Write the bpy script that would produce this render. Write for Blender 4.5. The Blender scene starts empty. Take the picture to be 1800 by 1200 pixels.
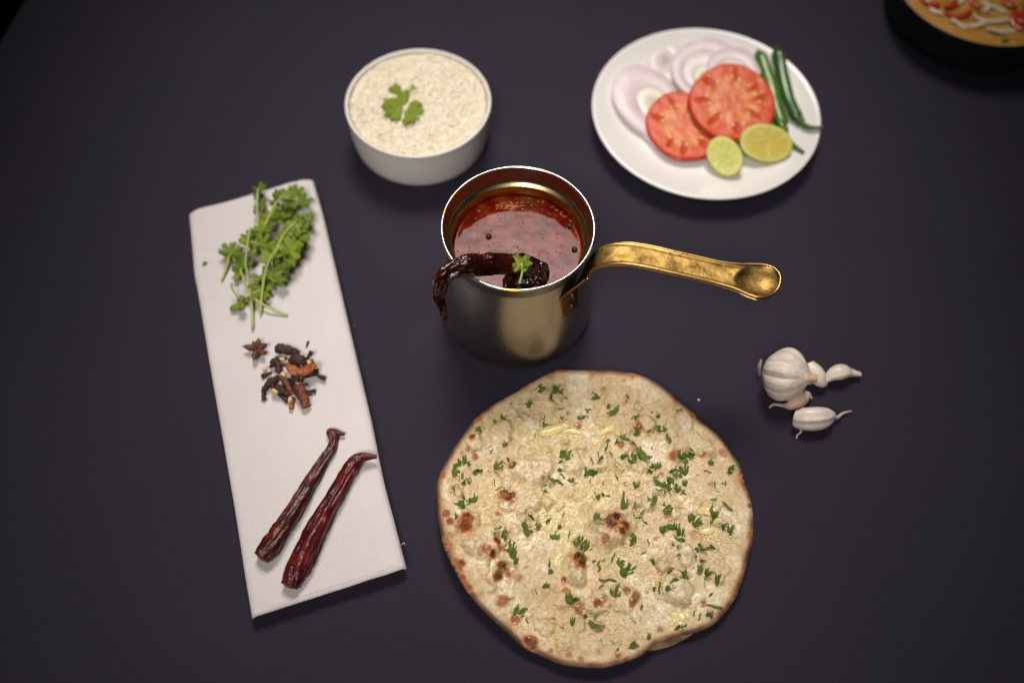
import bpy, math, random
import numpy as np
from mathutils import Vector, Matrix, Euler

random.seed(7)
RNG = np.random.default_rng(11)
SC = bpy.context.scene
COL = SC.collection

# ------------------------------------------------------------------ camera
CAM_H = 0.70
FPX = 1750.0                       # focal length in pixels of a 1800 px wide frame (35 mm)
PITCH = math.radians(59.8)
ROLL = math.radians(-1.0)
_c, _s = math.cos(ROLL), math.sin(ROLL)
_R0 = np.array([1.0, 0, 0])
_D0 = np.array([0, -math.sin(PITCH), -math.cos(PITCH)])
_F = np.array([0, math.cos(PITCH), -math.sin(PITCH)])
_RX = _c * _R0 + _s * _D0
_DY = -_s * _R0 + _c * _D0
_C = np.array([0, 0, CAM_H])

cam_data = bpy.data.cameras.new('camera')
cam = bpy.data.objects.new('camera', cam_data)
COL.objects.link(cam)
m = Matrix.Identity(4)
for i in range(3):
    m[i][0] = _RX[i]; m[i][1] = -_DY[i]; m[i][2] = -_F[i]; m[i][3] = _C[i]
cam.matrix_world = m
cam_data.sensor_width = 36.0
cam_data.lens = FPX / 1800 * 36
cam_data.clip_start = 0.01
cam_data.clip_end = 50
cam_data.dof.use_dof = True
cam_data.dof.focus_distance = 0.725
cam_data.dof.aperture_fstop = 2.3
SC.camera = cam
SC.render.resolution_x, SC.render.resolution_y = 1024, 682

# ------------------------------------------------------------------ light
world = bpy.data.worlds.new('World'); SC.world = world
world.use_nodes = True
bg = world.node_tree.nodes['Background']
bg.inputs[0].default_value = (1.0, 0.93, 0.86, 1); bg.inputs[1].default_value = 0.008

def area(name, loc, target, size, power, color, spread=180, shape='SQUARE', sizey=None):
    d = bpy.data.lights.new(name, 'AREA'); d.shape = shape; d.size = size
    if sizey: d.size_y = sizey
    d.energy = power; d.color = color; d.spread = math.radians(spread)
    o = bpy.data.objects.new(name, d); COL.objects.link(o)
    o.location = loc
    o.rotation_euler = (Vector(target) - Vector(loc)).to_track_quat('-Z', 'Y').to_euler()
    return o
area('softbox_lamp', (0.0, 1.28, 1.36), (0.0, 0.48, 0.0), 0.88, 2.1, (1.0, 0.94, 0.885), 29)
area('fill_lamp', (-0.28, -0.50, 1.45), (0.0, 0.48, 0.0), 0.6, 0.90, (1.0, 0.935, 0.88), 25)  # added fill from the camera side, brightens walls that face the viewer

SC.view_settings.view_transform = 'Standard'
SC.view_settings.look = 'None'
SC.view_settings.exposure = 0.0
SC.view_settings.gamma = 1.0
SC.render.engine = 'CYCLES'
SC.cycles.use_denoising = True
SC.cycles.max_bounces = 8
SC.cycles.sample_clamp_indirect = 4.0
SC.cycles.caustics_reflective = False
SC.cycles.caustics_refractive = False

# ------------------------------------------------------------------ helpers
def at(x, y, z=0.0):
    """photograph pixel -> point on the horizontal plane of height z"""
    d = (x - 900) * _RX + (y - 600) * _DY + FPX * _F
    return _C + d * ((z - CAM_H) / d[2])

def A(*pts):
    return np.array([at(*p) for p in pts])

def catmull(P, n):
    P = np.asarray(P, float)
    Q = np.vstack([2 * P[0] - P[1], P, 2 * P[-1] - P[-2]])
    k = len(P) - 1
    out = []
    for u in np.linspace(0, k, n):
        i = min(int(u), k - 1); t = u - i
        p0, p1, p2, p3 = Q[i], Q[i + 1], Q[i + 2], Q[i + 3]
        out.append(0.5 * (2 * p1 + (p2 - p0) * t + (2 * p0 - 5 * p1 + 4 * p2 - p3) * t * t + (3 * p1 - p0 - 3 * p2 + p3) * t ** 3))
    return np.array(out)

_perm = np.random.default_rng(3).random((64, 64, 64))
def vnoise(x, y, z):
    x, y, z = np.broadcast_arrays(np.asarray(x, float), np.asarray(y, float), np.asarray(z, float))
    xi, yi, zi = np.floor(x).astype(int), np.floor(y).astype(int), np.floor(z).astype(int)
    fx, fy, fz = x - xi, y - yi, z - zi
    fx, fy, fz = [f * f * f * (f * (f * 6 - 15) + 10) for f in (fx, fy, fz)]
    g = lambda a, b, c: _perm[a & 63, b & 63, c & 63]
    r = 0
    for a in (0, 1):
        for b in (0, 1):
            for c in (0, 1):
                r = r + g(xi + a, yi + b, zi + c) * (fx if a else 1 - fx) * (fy if b else 1 - fy) * (fz if c else 1 - fz)
    return r * 2 - 1
def fbm(x, y, z, o=4):
    r, a = 0, 1.0; n = 0
    for k in range(o):
        r = r + a * vnoise(x * 2 ** k + 11.3 * k, y * 2 ** k + 5.1 * k, z * 2 ** k); n += a; a *= 0.5
    return r / n
def sstep(a, b, x):
    t = np.clip((x - a) / (b - a), 0, 1); return t * t * (3 - 2 * t)

class MB:
    """collects verts and faces of one mesh"""
    def __init__(s): s.v = []; s.f = []; s.n = 0
    def add(s, v, f):
        v = np.asarray(v, float).reshape(-1, 3)
        s.f += [tuple(int(i) + s.n for i in q) for q in f]; s.v.append(v); s.n += len(v); return s
    def mesh(s, name, smooth=True):
        me = bpy.data.meshes.new(name)
        me.from_pydata(np.vstack(s.v).tolist(), [], s.f); me.update()
        me.polygons.foreach_set('use_smooth', [smooth] * len(me.polygons))
        return me
    def build(s, name, mat=None, parent=None, smooth=True):
        return obj(name, s.mesh(name, smooth), mat, parent)

def obj(name, me, mat=None, parent=None):
    o = bpy.data.objects.new(name, me)
    if mat and me is not None and not me.materials: me.materials.append(mat)
    COL.objects.link(o)
    if parent: o.parent = parent
    return o
def tag(o, label=None, cat=None, group=None, kind=None):
    for k, v in (('label', label), ('category', cat), ('group', group), ('kind', kind)):
        if v: o[k] = v
    return o
def thing(name, label, cat, loc=(0, 0, 0), rot=(0, 0, 0), group=None):
    o = bpy.data.objects.new(name, None); COL.objects.link(o)
    o.empty_display_size = 0.01
    o.location = loc; o.rotation_euler = rot
    return tag(o, label, cat, group)
def grid_faces(nu, nv, wrap_v=False, flip=False):
    F = []
    for i in range(nu - 1):
        for j in range(nv if wrap_v else nv - 1):
            a, b = i * nv + j, i * nv + (j + 1) % nv
            q = (a, b, b + nv, a + nv)
            F.append(q[::-1] if flip else q)
    return F
def lathe(profile, n=64, mod=None):
    """profile: (r, z) list from bottom/inside to top"""
    V = []
    th = np.linspace(0, 2 * np.pi, n, endpoint=False)
    for r, z in profile:
        V.append(np.stack([r * np.cos(th), r * np.sin(th), np.full(n, z)], 1))
    V = np.vstack(V)
    return V, grid_faces(len(profile), n, True)
def smooth_profile(P, n):
    return [tuple(p) for p in catmull(np.array(P, float), n)]
def tube(path, rad, nseg=12, cap=True, mod=None, up=None):
    path = np.asarray(path, float); n = len(path)
    rad = np.broadcast_to(np.asarray(rad, float), (n,)) if np.ndim(rad) < 2 else np.asarray(rad)
    T = np.gradient(path, axis=0); T /= np.linalg.norm(T, axis=1)[:, None] + 1e-12
    ref = np.array([0, 0, 1.0]) if up is None else np.array(up, float)
    if abs(T[0] @ ref) > 0.95: ref = np.array([1.0, 0, 0])
    N = np.cross(T[0], ref); N /= np.linalg.norm(N)
    V = []
    th = np.linspace(0, 2 * np.pi, nseg, endpoint=False)
    for i in range(n):
        N = N - T[i] * (N @ T[i]); N /= np.linalg.norm(N)
        B = np.cross(T[i], N)
        k = np.ones(nseg) if mod is None else mod(i / (n - 1), th)
        ru, rv = (rad[i], rad[i]) if rad.ndim == 1 else rad[i]
        V.append(path[i] + (k * np.cos(th))[:, None] * N * ru + (k * np.sin(th))[:, None] * B * rv)
    V = np.vstack(V); F = grid_faces(n, nseg, True)
    if cap:
        F.append(tuple(range(nseg))[::-1]); F.append(tuple(range((n - 1) * nseg, n * nseg)))
    return V, F
def ellipsoid(c, r, nu=6, nv=8, rot=None):
    V = []
    for i in range(nu + 1):
        a = np.pi * (i + 0.02 if i == 0 else (i - 0.02 if i == nu else i)) / nu
        for j in range(nv):
            b = 2 * np.pi * j / nv
            V.append((np.cos(a) * r[0], np.sin(a) * np.cos(b) * r[1], np.sin(a) * np.sin(b) * r[2]))
    V = np.array(V)
    if rot is not None: V = V @ np.array(rot).T
    F = grid_faces(nu + 1, nv, True)
    F.append(tuple(range(nv))[::-1]); F.append(tuple(range(nu * nv, nu * nv + nv)))
    return V + np.array(c), F
def rotm(x, y, z): return np.array(Euler((x, y, z)).to_matrix())
def setcol(me, C, name='Col'):
    a = me.attributes.new(name, 'FLOAT_COLOR', 'POINT')
    C = np.asarray(C, np.float32)
    if C.shape[1] == 3: C = np.hstack([C, np.ones((len(C), 1), np.float32)])
    a.data.foreach_set('color', C.ravel())
def setf(me, v, name):
    a = me.attributes.new(name, 'FLOAT', 'POINT'); a.data.foreach_set('value', np.asarray(v, np.float32))

# ------------------------------------------------------------------ materials
class NT:
    def __init__(s, name):
        s.m = bpy.data.materials.new(name); s.m.use_nodes = True
        s.t = s.m.node_tree; s.b = s.t.nodes['Principled BSDF']
        s.co = s.t.nodes.new('ShaderNodeTexCoord')
    def n(s, typ, **kw):
        x = s.t.nodes.new(typ)
        for k, v in kw.items(): setattr(x, k, v)
        return x
    def l(s, a, b): s.t.links.new(a, b)
    def noise(s, scale, detail=4, rough=0.55, vec=None, stretch=None):
        x = s.n('ShaderNodeTexNoise'); x.inputs['Scale'].default_value = scale
        x.inputs['Detail'].default_value = detail; x.inputs['Roughness'].default_value = rough
        src = vec or s.co.outputs['Object']
        if stretch:
            mp = s.n('ShaderNodeMapping'); mp.inputs['Scale'].default_value = stretch; s.l(src, mp.inputs[0]); src = mp.outputs[0]
        s.l(src, x.inputs['Vector']); return x.outputs['Fac']
    def ramp(s, fac, stops):
        x = s.n('ShaderNodeValToRGB'); e = x.color_ramp.elements
        while len(e) < len(stops): e.new(0.5)
        for el, (p, c) in zip(e, stops):
            el.position = p; el.color = tuple(c) + (1,) if len(c) == 3 else c
        s.l(fac, x.inputs[0]); return x.outputs[0]
    def mix(s, fac, a, b, mode='MIX'):
        x = s.n('ShaderNodeMix', data_type='RGBA', blend_type=mode)
        for sock, v in ((x.inputs[0], fac), (x.inputs[6], a), (x.inputs[7], b)):
            if hasattr(v, 'links') or hasattr(v, 'is_linked'): s.l(v, sock)
            else: sock.default_value = v if isinstance(v, float) else tuple(v) + (1,)
        return x.outputs[2]
    def bump(s, h, dist, strength=1.0, prev=None):
        x = s.n('ShaderNodeBump'); x.inputs['Distance'].default_value = dist; x.inputs['Strength'].default_value = strength
        s.l(h, x.inputs['Height'])
        if prev: s.l(prev, x.inputs['Normal'])
        s.l(x.outputs[0], s.b.inputs['Normal']); return x.outputs[0]
    def set(s, **kw):
        names = dict(color='Base Color', rough='Roughness', metal='Metallic', sss='Subsurface Weight', sssr='Subsurface Radius', ssss='Subsurface Scale',
                     ior='IOR', trans='Transmission Weight', coat='Coat Weight', coatr='Coat Roughness', spec='Specular IOR Level', sheen='Sheen Weight')
        for k, v in kw.items():
            i = s.b.inputs[names[k]]
            if hasattr(v, 'is_linked'): s.l(v, i)
            else: i.default_value = tuple(v) + (1,) if k == 'color' else v
        return s
    def attr(s, name, fac=False):
        x = s.n('ShaderNodeAttribute', attribute_name=name); return x.outputs['Fac' if fac else 'Color']

def M_simple(name, c1, c2=None, scale=200, rough=0.5, bump=0.0, bscale=None, stretch=None, lo=0.35, hi=0.65, **kw):
    t = NT(name)
    c2 = c2 or c1
    t.set(color=t.ramp(t.noise(scale, stretch=stretch), [(lo, c1), (hi, c2)]), rough=rough, **kw)
    if bump: t.bump(t.noise(bscale or scale, 5, stretch=stretch), bump)
    return t.m
def M_attr(name, rough=0.5, mottle=0.0, mscale=300, bump=0.0, bscale=400, wet=False, **kw):
    t = NT(name); c = t.attr('Col')
    if mottle:
        k = t.ramp(t.noise(mscale, 5), [(0.3, (1 - mottle,) * 3), (0.7, (1 + mottle * 0.4,) * 3)])
        c = t.mix(1.0, c, k, 'MULTIPLY')
    t.set(color=c, rough=rough, **kw)
    if wet:
        ml = t.n('ShaderNodeMath', operation='MULTIPLY'); t.l(t.attr('Wet', True), ml.inputs[0]); ml.inputs[1].default_value = 0.28
        t.l(ml.outputs[0], t.b.inputs['Coat Weight']); t.b.inputs['Coat Roughness'].default_value = 0.07
        mr = t.n('ShaderNodeMapRange'); t.l(t.attr('Wet', True), mr.inputs[0]); mr.inputs[3].default_value = rough; mr.inputs[4].default_value = 0.10
        t.l(mr.outputs[0], t.b.inputs['Roughness'])
    if bump: t.bump(t.noise(bscale, 5), bump)
    return t.m

MT = {}
# table: dark plum-grey matte cloth
t = NT('table_cloth')
c = t.mix(t.ramp(t.noise(5, 3), [(0.3, (0, 0, 0)), (0.7, (1, 1, 1))]), (0.0220, 0.0182, 0.0305), (0.0250, 0.0206, 0.0338))
c = t.mix(1.0, c, t.ramp(t.noise(700, 3, stretch=(1, 2.2, 1)), [(0.3, (0.82,) * 3), (0.7, (1.18,) * 3)]), 'MULTIPLY')
t.set(color=c, rough=0.7, spec=0.12)
w1 = t.n('ShaderNodeTexWave', wave_type='BANDS', bands_direction='Y'); w1.inputs['Scale'].default_value = 260; w1.inputs['Distortion'].default_value = 1.5
t.l(t.co.outputs['Object'], w1.inputs[0])
nb = t.bump(t.noise(900, 4), 0.00025)
t.bump(w1.outputs['Fac'], 0.00008, 0.35, nb)
MT['table'] = t.m
MT['floor'] = M_simple('dark_floor', (0.004, 0.004, 0.005), rough=0.8)
# ceramic
MT['ceramic'] = M_simple('white_ceramic', (0.80, 0.765, 0.735), (0.78, 0.745, 0.715), 30, rough=0.22, coat=0.3, coatr=0.1)
MT['bowl'] = M_simple('bowl_ceramic', (0.78, 0.735, 0.69), (0.76, 0.71, 0.665), 30, rough=0.28)
# napkin cotton
t = NT('napkin_cotton')
c = t.ramp(t.noise(14, 4), [(0.3, (0.735, 0.675, 0.665)), (0.7, (0.775, 0.72, 0.705))])
for px, py, rr, cc in ((660, 955, 0.012, (0.60, 0.47, 0.38)), (385, 352, 0.006, (0.62, 0.42, 0.38)), (640, 890, 0.02, (0.66, 0.56, 0.50)), (470, 690, 0.02, (0.69, 0.60, 0.56))):
    p = at(px, py, 0.012)
    vm = t.n('ShaderNodeVectorMath', operation='DISTANCE'); t.l(t.co.outputs['Object'], vm.inputs[0]); vm.inputs[1].default_value = tuple(p)
    mr = t.n('ShaderNodeMapRange'); t.l(vm.outputs['Value'], mr.inputs[0]); mr.inputs[1].default_value = 0; mr.inputs[2].default_value = rr; mr.inputs[3].default_value = 0.55; mr.inputs[4].default_value = 0
    ml = t.n('ShaderNodeMath', operation='MULTIPLY'); t.l(mr.outputs[0], ml.inputs[0]); t.l(t.noise(250), ml.inputs[1])
    c = t.mix(ml.outputs[0], c, cc)
t.set(color=c, rough=0.85, sheen=0.25, spec=0.2)
mp = t.n('ShaderNodeMapping'); mp.inputs['Rotation'].default_value = (0, 0, math.radians(-73)); t.l(t.co.outputs['Object'], mp.inputs[0])
ws = []
for d in ('X', 'Y'):
    w = t.n('ShaderNodeTexWave', wave_type='BANDS', bands_direction=d); w.inputs['Scale'].default_value = 320; w.inputs['Distortion'].default_value = 0.7
    t.l(mp.outputs[0], w.inputs[0]); ws.append(w.outputs['Fac'])
ad = t.n('ShaderNodeMath', operation='ADD'); t.l(ws[0], ad.inputs[0]); t.l(ws[1], ad.inputs[1])
nb = t.bump(t.noise(45, 6), 0.0030, 0.6)
t.bump(ad.outputs[0], 0.00030, 0.8, nb)
MT['napkin'] = t.m
# metals
def metal(name, color, rough, streak=(1, 1, 60), dark=None, dscale=60, aniso=0.0):
    t = NT(name)
    k = t.noise(60, 5, stretch=streak)
    t.set(metal=1.0, rough=t.ramp(k, [(0.3, (rough * 0.8,) * 3), (0.7, (rough * 1.3,) * 3)]))
    if dark: t.set(color=t.ramp(t.noise(dscale, 6, 0.65), [(0.36, dark), (0.60, color)]))
    else: t.set(color=color)
    t.bump(k, 0.0001, 0.10)
    return t
MT['steel'] = metal('brushed_steel', (0.38, 0.355, 0.325), 0.28).m
t = metal('polished_steel_rim', (0.58, 0.55, 0.52), 0.24)
c = None
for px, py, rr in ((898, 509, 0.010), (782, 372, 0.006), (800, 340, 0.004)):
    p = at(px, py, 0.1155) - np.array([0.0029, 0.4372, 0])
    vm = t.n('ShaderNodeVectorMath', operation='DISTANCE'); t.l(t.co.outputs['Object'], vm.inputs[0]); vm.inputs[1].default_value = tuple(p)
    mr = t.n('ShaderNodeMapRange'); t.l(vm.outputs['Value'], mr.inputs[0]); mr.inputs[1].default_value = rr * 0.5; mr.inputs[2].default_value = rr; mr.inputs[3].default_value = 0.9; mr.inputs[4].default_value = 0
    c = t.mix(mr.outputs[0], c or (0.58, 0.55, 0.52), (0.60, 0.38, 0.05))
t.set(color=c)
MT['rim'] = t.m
t = metal('steel_inside', (0.45, 0.41, 0.37), 0.30)
sx = t.n('ShaderNodeSeparateXYZ'); t.l(t.co.outputs['Object'], sx.inputs[0])
ns = t.n('ShaderNodeMath', operation='MULTIPLY_ADD'); t.l(t.noise(90, 4), ns.inputs[0]); ns.inputs[1].default_value = -0.007; t.l(sx.outputs[2], ns.inputs[2])
stain = t.ramp(ns.outputs[0], [(0.0, (1, 1, 1)), (1, (1, 1, 1))])
mr = t.n('ShaderNodeMapRange', interpolation_type='SMOOTHSTEP'); t.l(ns.outputs[0], mr.inputs[0]); mr.inputs[1].default_value = 0.0945; mr.inputs[2].default_value = 0.0995; mr.inputs[3].default_value = 1; mr.inputs[4].default_value = 0
mr2 = t.n('ShaderNodeMapRange', interpolation_type='SMOOTHSTEP'); t.l(ns.outputs[0], mr2.inputs[0]); mr2.inputs[1].default_value = 0.0857; mr2.inputs[2].default_value = 0.0900; mr2.inputs[3].default_value = 1; mr2.inputs[4].default_value = 0
c = t.mix(mr.outputs[0], (0.30, 0.275, 0.22), (0.55, 0.36, 0.07)); c = t.mix(mr2.outputs[0], c, (0.22, 0.035, 0.006))
t.set(color=c)
MT['steel_in'] = t.m
t = metal('aged_brass', (0.31, 0.195, 0.058), 0.42, (1, 1, 1), (0.13, 0.07, 0.02), 130)
t.bump(t.noise(260, 6, 0.7), 0.0006, 0.6)
MT['brass'] = t.m
MT['brass_edge'] = metal('worn_brass_edge', (0.46, 0.28, 0.095), 0.3, (1, 1, 1)).m
MT['brass_dark'] = metal('tarnished_brass', (0.24, 0.13, 0.04), 0.36, (1, 1, 1), (0.06, 0.03, 0.01), 120).m
MT['pan'] = M_simple('black_pan', (0.010, 0.0095, 0.009), (0.016, 0.015, 0.013), 80, rough=0.42)
# food
def chili_mat(name, c1, c2, c3, rough):
    t = NT(name)
    k = t.noise(80, 5, 0.6)
    c = t.ramp(k, [(0.3, c1), (0.52, c2), (0.72, c3)])
    t.set(color=c, rough=rough, spec=0.5)
    wet = rough < 0.2
    nb = t.bump(t.noise(170 if wet else 300, 3 if wet else 5, 0.6), 0.0018 if wet else 0.0008, 0.8)
    if not wet: t.bump(t.noise(800, 3), 0.0002, 0.5, nb)
    return t.m
MT['chili_dark'] = chili_mat('dried_chili_brown', (0.020, 0.005, 0.004), (0.055, 0.008, 0.005), (0.20, 0.03, 0.008), 0.30)
MT['chili_red'] = chili_mat('dried_chili_crimson', (0.022, 0.003, 0.003), (0.085, 0.006, 0.006), (0.17, 0.012, 0.010), 0.25)
MT['chili_wet'] = chili_mat('oily_chili', (0.006, 0.0015, 0.001), (0.018, 0.003, 0.002), (0.06, 0.005, 0.002), 0.10)
MT['pith'] = M_simple('chili_cap_pith', (0.30, 0.12, 0.035), (0.12, 0.03, 0.012), 300, 0.7, 0.0005)
t = NT('curry_oil')
c = t.ramp(t.noise(75, 3, 0.5), [(0.36, (0.085, 0.004, 0.001)), (0.56, (0.14, 0.011, 0.003)), (0.74, (0.28, 0.05, 0.008))])
t.set(color=c, rough=0.03, ior=1.47, spec=0.09)
t.bump(t.noise(30, 2), 0.0006, 0.15)
MT['curry'] = t.m
MT['flake'] = M_simple('chili_flakes', (0.45, 0.075, 0.010), (0.24, 0.03, 0.006), 500, 0.35)
MT['foam'] = M_simple('oil_foam', (0.42, 0.11, 0.02), (0.30, 0.05, 0.01), 400, 0.2, coat=0.5)
MT['pepper'] = M_simple('peppercorn', (0.010, 0.007, 0.006), (0.03, 0.02, 0.014), 900, 0.45, 0.0004)
def leaf_mat(name, c1, c2, rough=0.42, tr=0.25):
    t = NT(name)
    c = t.ramp(t.noise(180, 4), [(0.3, c1), (0.7, c2)])
    t.set(color=c, rough=rough, spec=0.4)
    t.bump(t.noise(420, 3), 0.0004, 0.5)
    tb = t.n('ShaderNodeBsdfTranslucent'); t.l(t.mix(1.0, c, (1.0, 1.0, 0.55), 'MULTIPLY'), tb.inputs[0])
    mx = t.n('ShaderNodeMixShader'); mx.inputs[0].default_value = tr
    t.l(t.b.outputs[0], mx.inputs[1]); t.l(tb.outputs[0], mx.inputs[2]); t.l(mx.outputs[0], t.t.nodes['Material Output'].inputs[0])
    return t.m
MT['leaf'] = leaf_mat('coriander_leaf', (0.17, 0.26, 0.016), (0.26, 0.35, 0.03), tr=0.3)
MT['leaf2'] = leaf_mat('coriander_leaf_dark', (0.11, 0.19, 0.012), (0.18, 0.265, 0.02), tr=0.3)
MT['leaf_bright'] = leaf_mat('coriander_leaf_bright', (0.23, 0.32, 0.014), (0.31, 0.40, 0.03), tr=0.3)
MT['stem'] = M_simple('coriander_stem', (0.34, 0.42, 0.11), (0.42, 0.48, 0.17), 120, 0.4)
MT['herb'] = leaf_mat('chopped_coriander', (0.055, 0.105, 0.008), (0.175, 0.245, 0.020), 0.25, 0.18)
MT['herb2'] = leaf_mat('chopped_coriander_light', (0.085, 0.15, 0.015), (0.17, 0.25, 0.05), 0.25, 0.15)
MT['naan'] = M_attr('naan_crust', 0.50, 0.28, 420, 0.0005, 650, wet=True, spec=0.38)
MT['naan_under'] = M_simple('naan_underside', (0.46, 0.32, 0.19), (0.16, 0.07, 0.03), 90, 0.7, 0.001, lo=0.4, hi=0.65)
MT['butter'] = M_simple('soft_butter', (0.80, 0.66, 0.30), (0.76, 0.60, 0.24), 120, 0.22, 0.0004, sss=0.2, sssr=(0.4, 0.3, 0.1), ssss=0.004)
MT['sesame'] = M_simple('sesame', (0.80, 0.66, 0.40), (0.72, 0.53, 0.25), 200, 0.28)
MT['rice'] = M_simple('rice_grain', (0.88, 0.81, 0.67), (0.84, 0.73, 0.53), 120, 0.38, sss=0.12, sssr=(0.6, 0.45, 0.25), ssss=0.002)
MT['garlic'] = None
t = NT('garlic_skin')
c = t.ramp(t.noise(110, 5, 0.6, stretch=(1, 1, 0.3)), [(0.3, (0.56, 0.46, 0.38)), (0.55, (0.72, 0.63, 0.54)), (0.75, (0.58, 0.46, 0.40))])
t.set(color=c, rough=0.45, sss=0.08, sssr=(0.5, 0.35, 0.25), ssss=0.003)
t.bump(t.noise(200, 5, stretch=(1, 1, 0.16)), 0.0022, 0.8)
MT['garlic'] = t.m
MT['garlic_pink'] = M_simple('garlic_clove_pink', (0.60, 0.40, 0.32), (0.68, 0.52, 0.42), 70, 0.4, 0.0006, 200)
MT['garlic_pale'] = M_simple('garlic_clove_pale', (0.74, 0.65, 0.56), (0.60, 0.48, 0.41), 70, 0.38, 0.0006, 200)
MT['garlic_dry'] = M_simple('garlic_dry_neck', (0.55, 0.37, 0.19), (0.48, 0.33, 0.22), 200, 0.7, 0.0008, 300)
MT['garlic_tail'] = M_simple('garlic_tail', (0.56, 0.47, 0.42), (0.45, 0.36, 0.32), 200, 0.55)
MT['tomato'] = M_attr('tomato_flesh', 0.30, 0.12, 300, 0.0002, 250, spec=0.15)
MT['tomato_skin'] = M_simple('tomato_skin', (0.46, 0.028, 0.010), (0.52, 0.045, 0.016), 80, 0.18)
MT['seed'] = M_simple('tomato_seed', (0.80, 0.55, 0.24), (0.74, 0.44, 0.18), 300, 0.25)
def onion_mat(name, c1, c2):
    t = NT(name); t.set(color=t.ramp(t.noise(90, 3), [(0.3, c1), (0.7, c2)]), rough=0.4, trans=0.0, sss=0.3, sssr=(0.8, 0.7, 0.7), ssss=0.004)
    t.bump(t.noise(120, 3), 0.0003, 0.4); return t.m
MT['onion_out'] = onion_mat('onion_outer', (0.62, 0.49, 0.52), (0.68, 0.575, 0.585))
MT['onion_mid'] = onion_mat('onion_middle', (0.70, 0.62, 0.605), (0.74, 0.67, 0.64))
MT['onion_in'] = onion_mat('onion_inner', (0.74, 0.68, 0.56), (0.76, 0.72, 0.63))
MT['onion_green'] = onion_mat('onion_heart', (0.70, 0.67, 0.44), (0.74, 0.71, 0.54))
MT['lime_rind'] = M_simple('lime_rind', (0.30, 0.36, 0.03), (0.42, 0.45, 0.06), 90, 0.3, 0.0005, 700)
MT['lime_pith'] = M_simple('lime_pith', (0.66, 0.64, 0.20), (0.64, 0.60, 0.16), 120, 0.4)
MT['lime_flesh'] = M_simple('lime_flesh', (0.56, 0.56, 0.10), (0.66, 0.63, 0.17), 260, 0.2, 0.0006, 300)
MT['lime_flesh2'] = M_simple('lime_flesh_yellow', (0.62, 0.50, 0.08), (0.68, 0.56, 0.14), 260, 0.2, 0.0006, 300)
MT['gchili'] = M_simple('green_chili_skin', (0.022, 0.075, 0.010), (0.05, 0.125, 0.014), 60, 0.22, 0.0004, 150)
MT['gchili2'] = M_simple('green_chili_skin_light', (0.045, 0.13, 0.012), (0.085, 0.20, 0.02), 60, 0.22, 0.0004, 150)
MT['gstem'] = M_simple('green_chili_stem', (0.05, 0.10, 0.02), (0.10, 0.16, 0.03), 200, 0.5)
MT['anise'] = M_simple('star_anise', (0.085, 0.024, 0.010), (0.17, 0.055, 0.022), 260, 0.55, 0.0006, 500)
MT['bark'] = M_simple('cinnamon_bark', (0.020, 0.008, 0.005), (0.085, 0.024, 0.011), 260, 0.5, 0.0016, 420)
MT['bark_red'] = M_simple('cinnamon_bark_red', (0.065, 0.013, 0.006), (0.23, 0.055, 0.015), 220, 0.38, 0.0014, 380)
MT['clove'] = M_simple('clove_dark', (0.014, 0.009, 0.007), (0.045, 0.022, 0.014), 400, 0.6, 0.0005, 600)
MT['clove_head'] = M_simple('clove_bud', (0.16, 0.05, 0.02), (0.09, 0.03, 0.014), 500, 0.6)
MT['mace'] = M_simple('mace_blade', (0.20, 0.045, 0.008), (0.44, 0.13, 0.025), 260, 0.42, 0.0012, 420)
MT['pale_seed'] = M_simple('pale_spice', (0.62, 0.42, 0.17), (0.70, 0.52, 0.26), 300, 0.45, 0.0004, 600)
MT['gravy'] = M_simple('yellow_gravy', (0.42, 0.19, 0.03), (0.52, 0.28, 0.06), 60, 0.25, 0.0008, 120)
MT['red_strip'] = M_simple('red_pepper_strip', (0.50, 0.045, 0.012), (0.42, 0.025, 0.008), 90, 0.25)
MT['white_strip'] = M_simple('white_onion_strip', (0.66, 0.50, 0.33), (0.72, 0.58, 0.42), 90, 0.3)
MT['crumb'] = M_simple('crumb', (0.7, 0.62, 0.55), (0.6, 0.5, 0.45), 900, 0.7)

# ------------------------------------------------------------------ setting
def slab(name, poly, z0, z1, mat):
    n = len(poly)
    V = [(x, y, z0) for x, y in poly] + [(x, y, z1) for x, y in poly]
    F = [tuple(range(n))[::-1], tuple(range(n, 2 * n))] + [(i, (i + 1) % n, n + (i + 1) % n, n + i) for i in range(n)]
    return MB().add(V, F).build(name, mat, smooth=False)
def lx(y): return -0.5065 + 0.143 * (y - 0.733)
tb = slab('table', [(lx(-0.5), -0.5), (0.85, -0.5), (0.85, 1.15), (lx(1.15), 1.15)], -0.03, 0.0, MT['table'])
tag(tb, kind='structure')
fl = slab('floor', [(-2.5, -2), (2.5, -2), (2.5, 3), (-2.5, 3)], -0.78, -0.75, MT['floor']); tag(fl, kind='structure')

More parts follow.
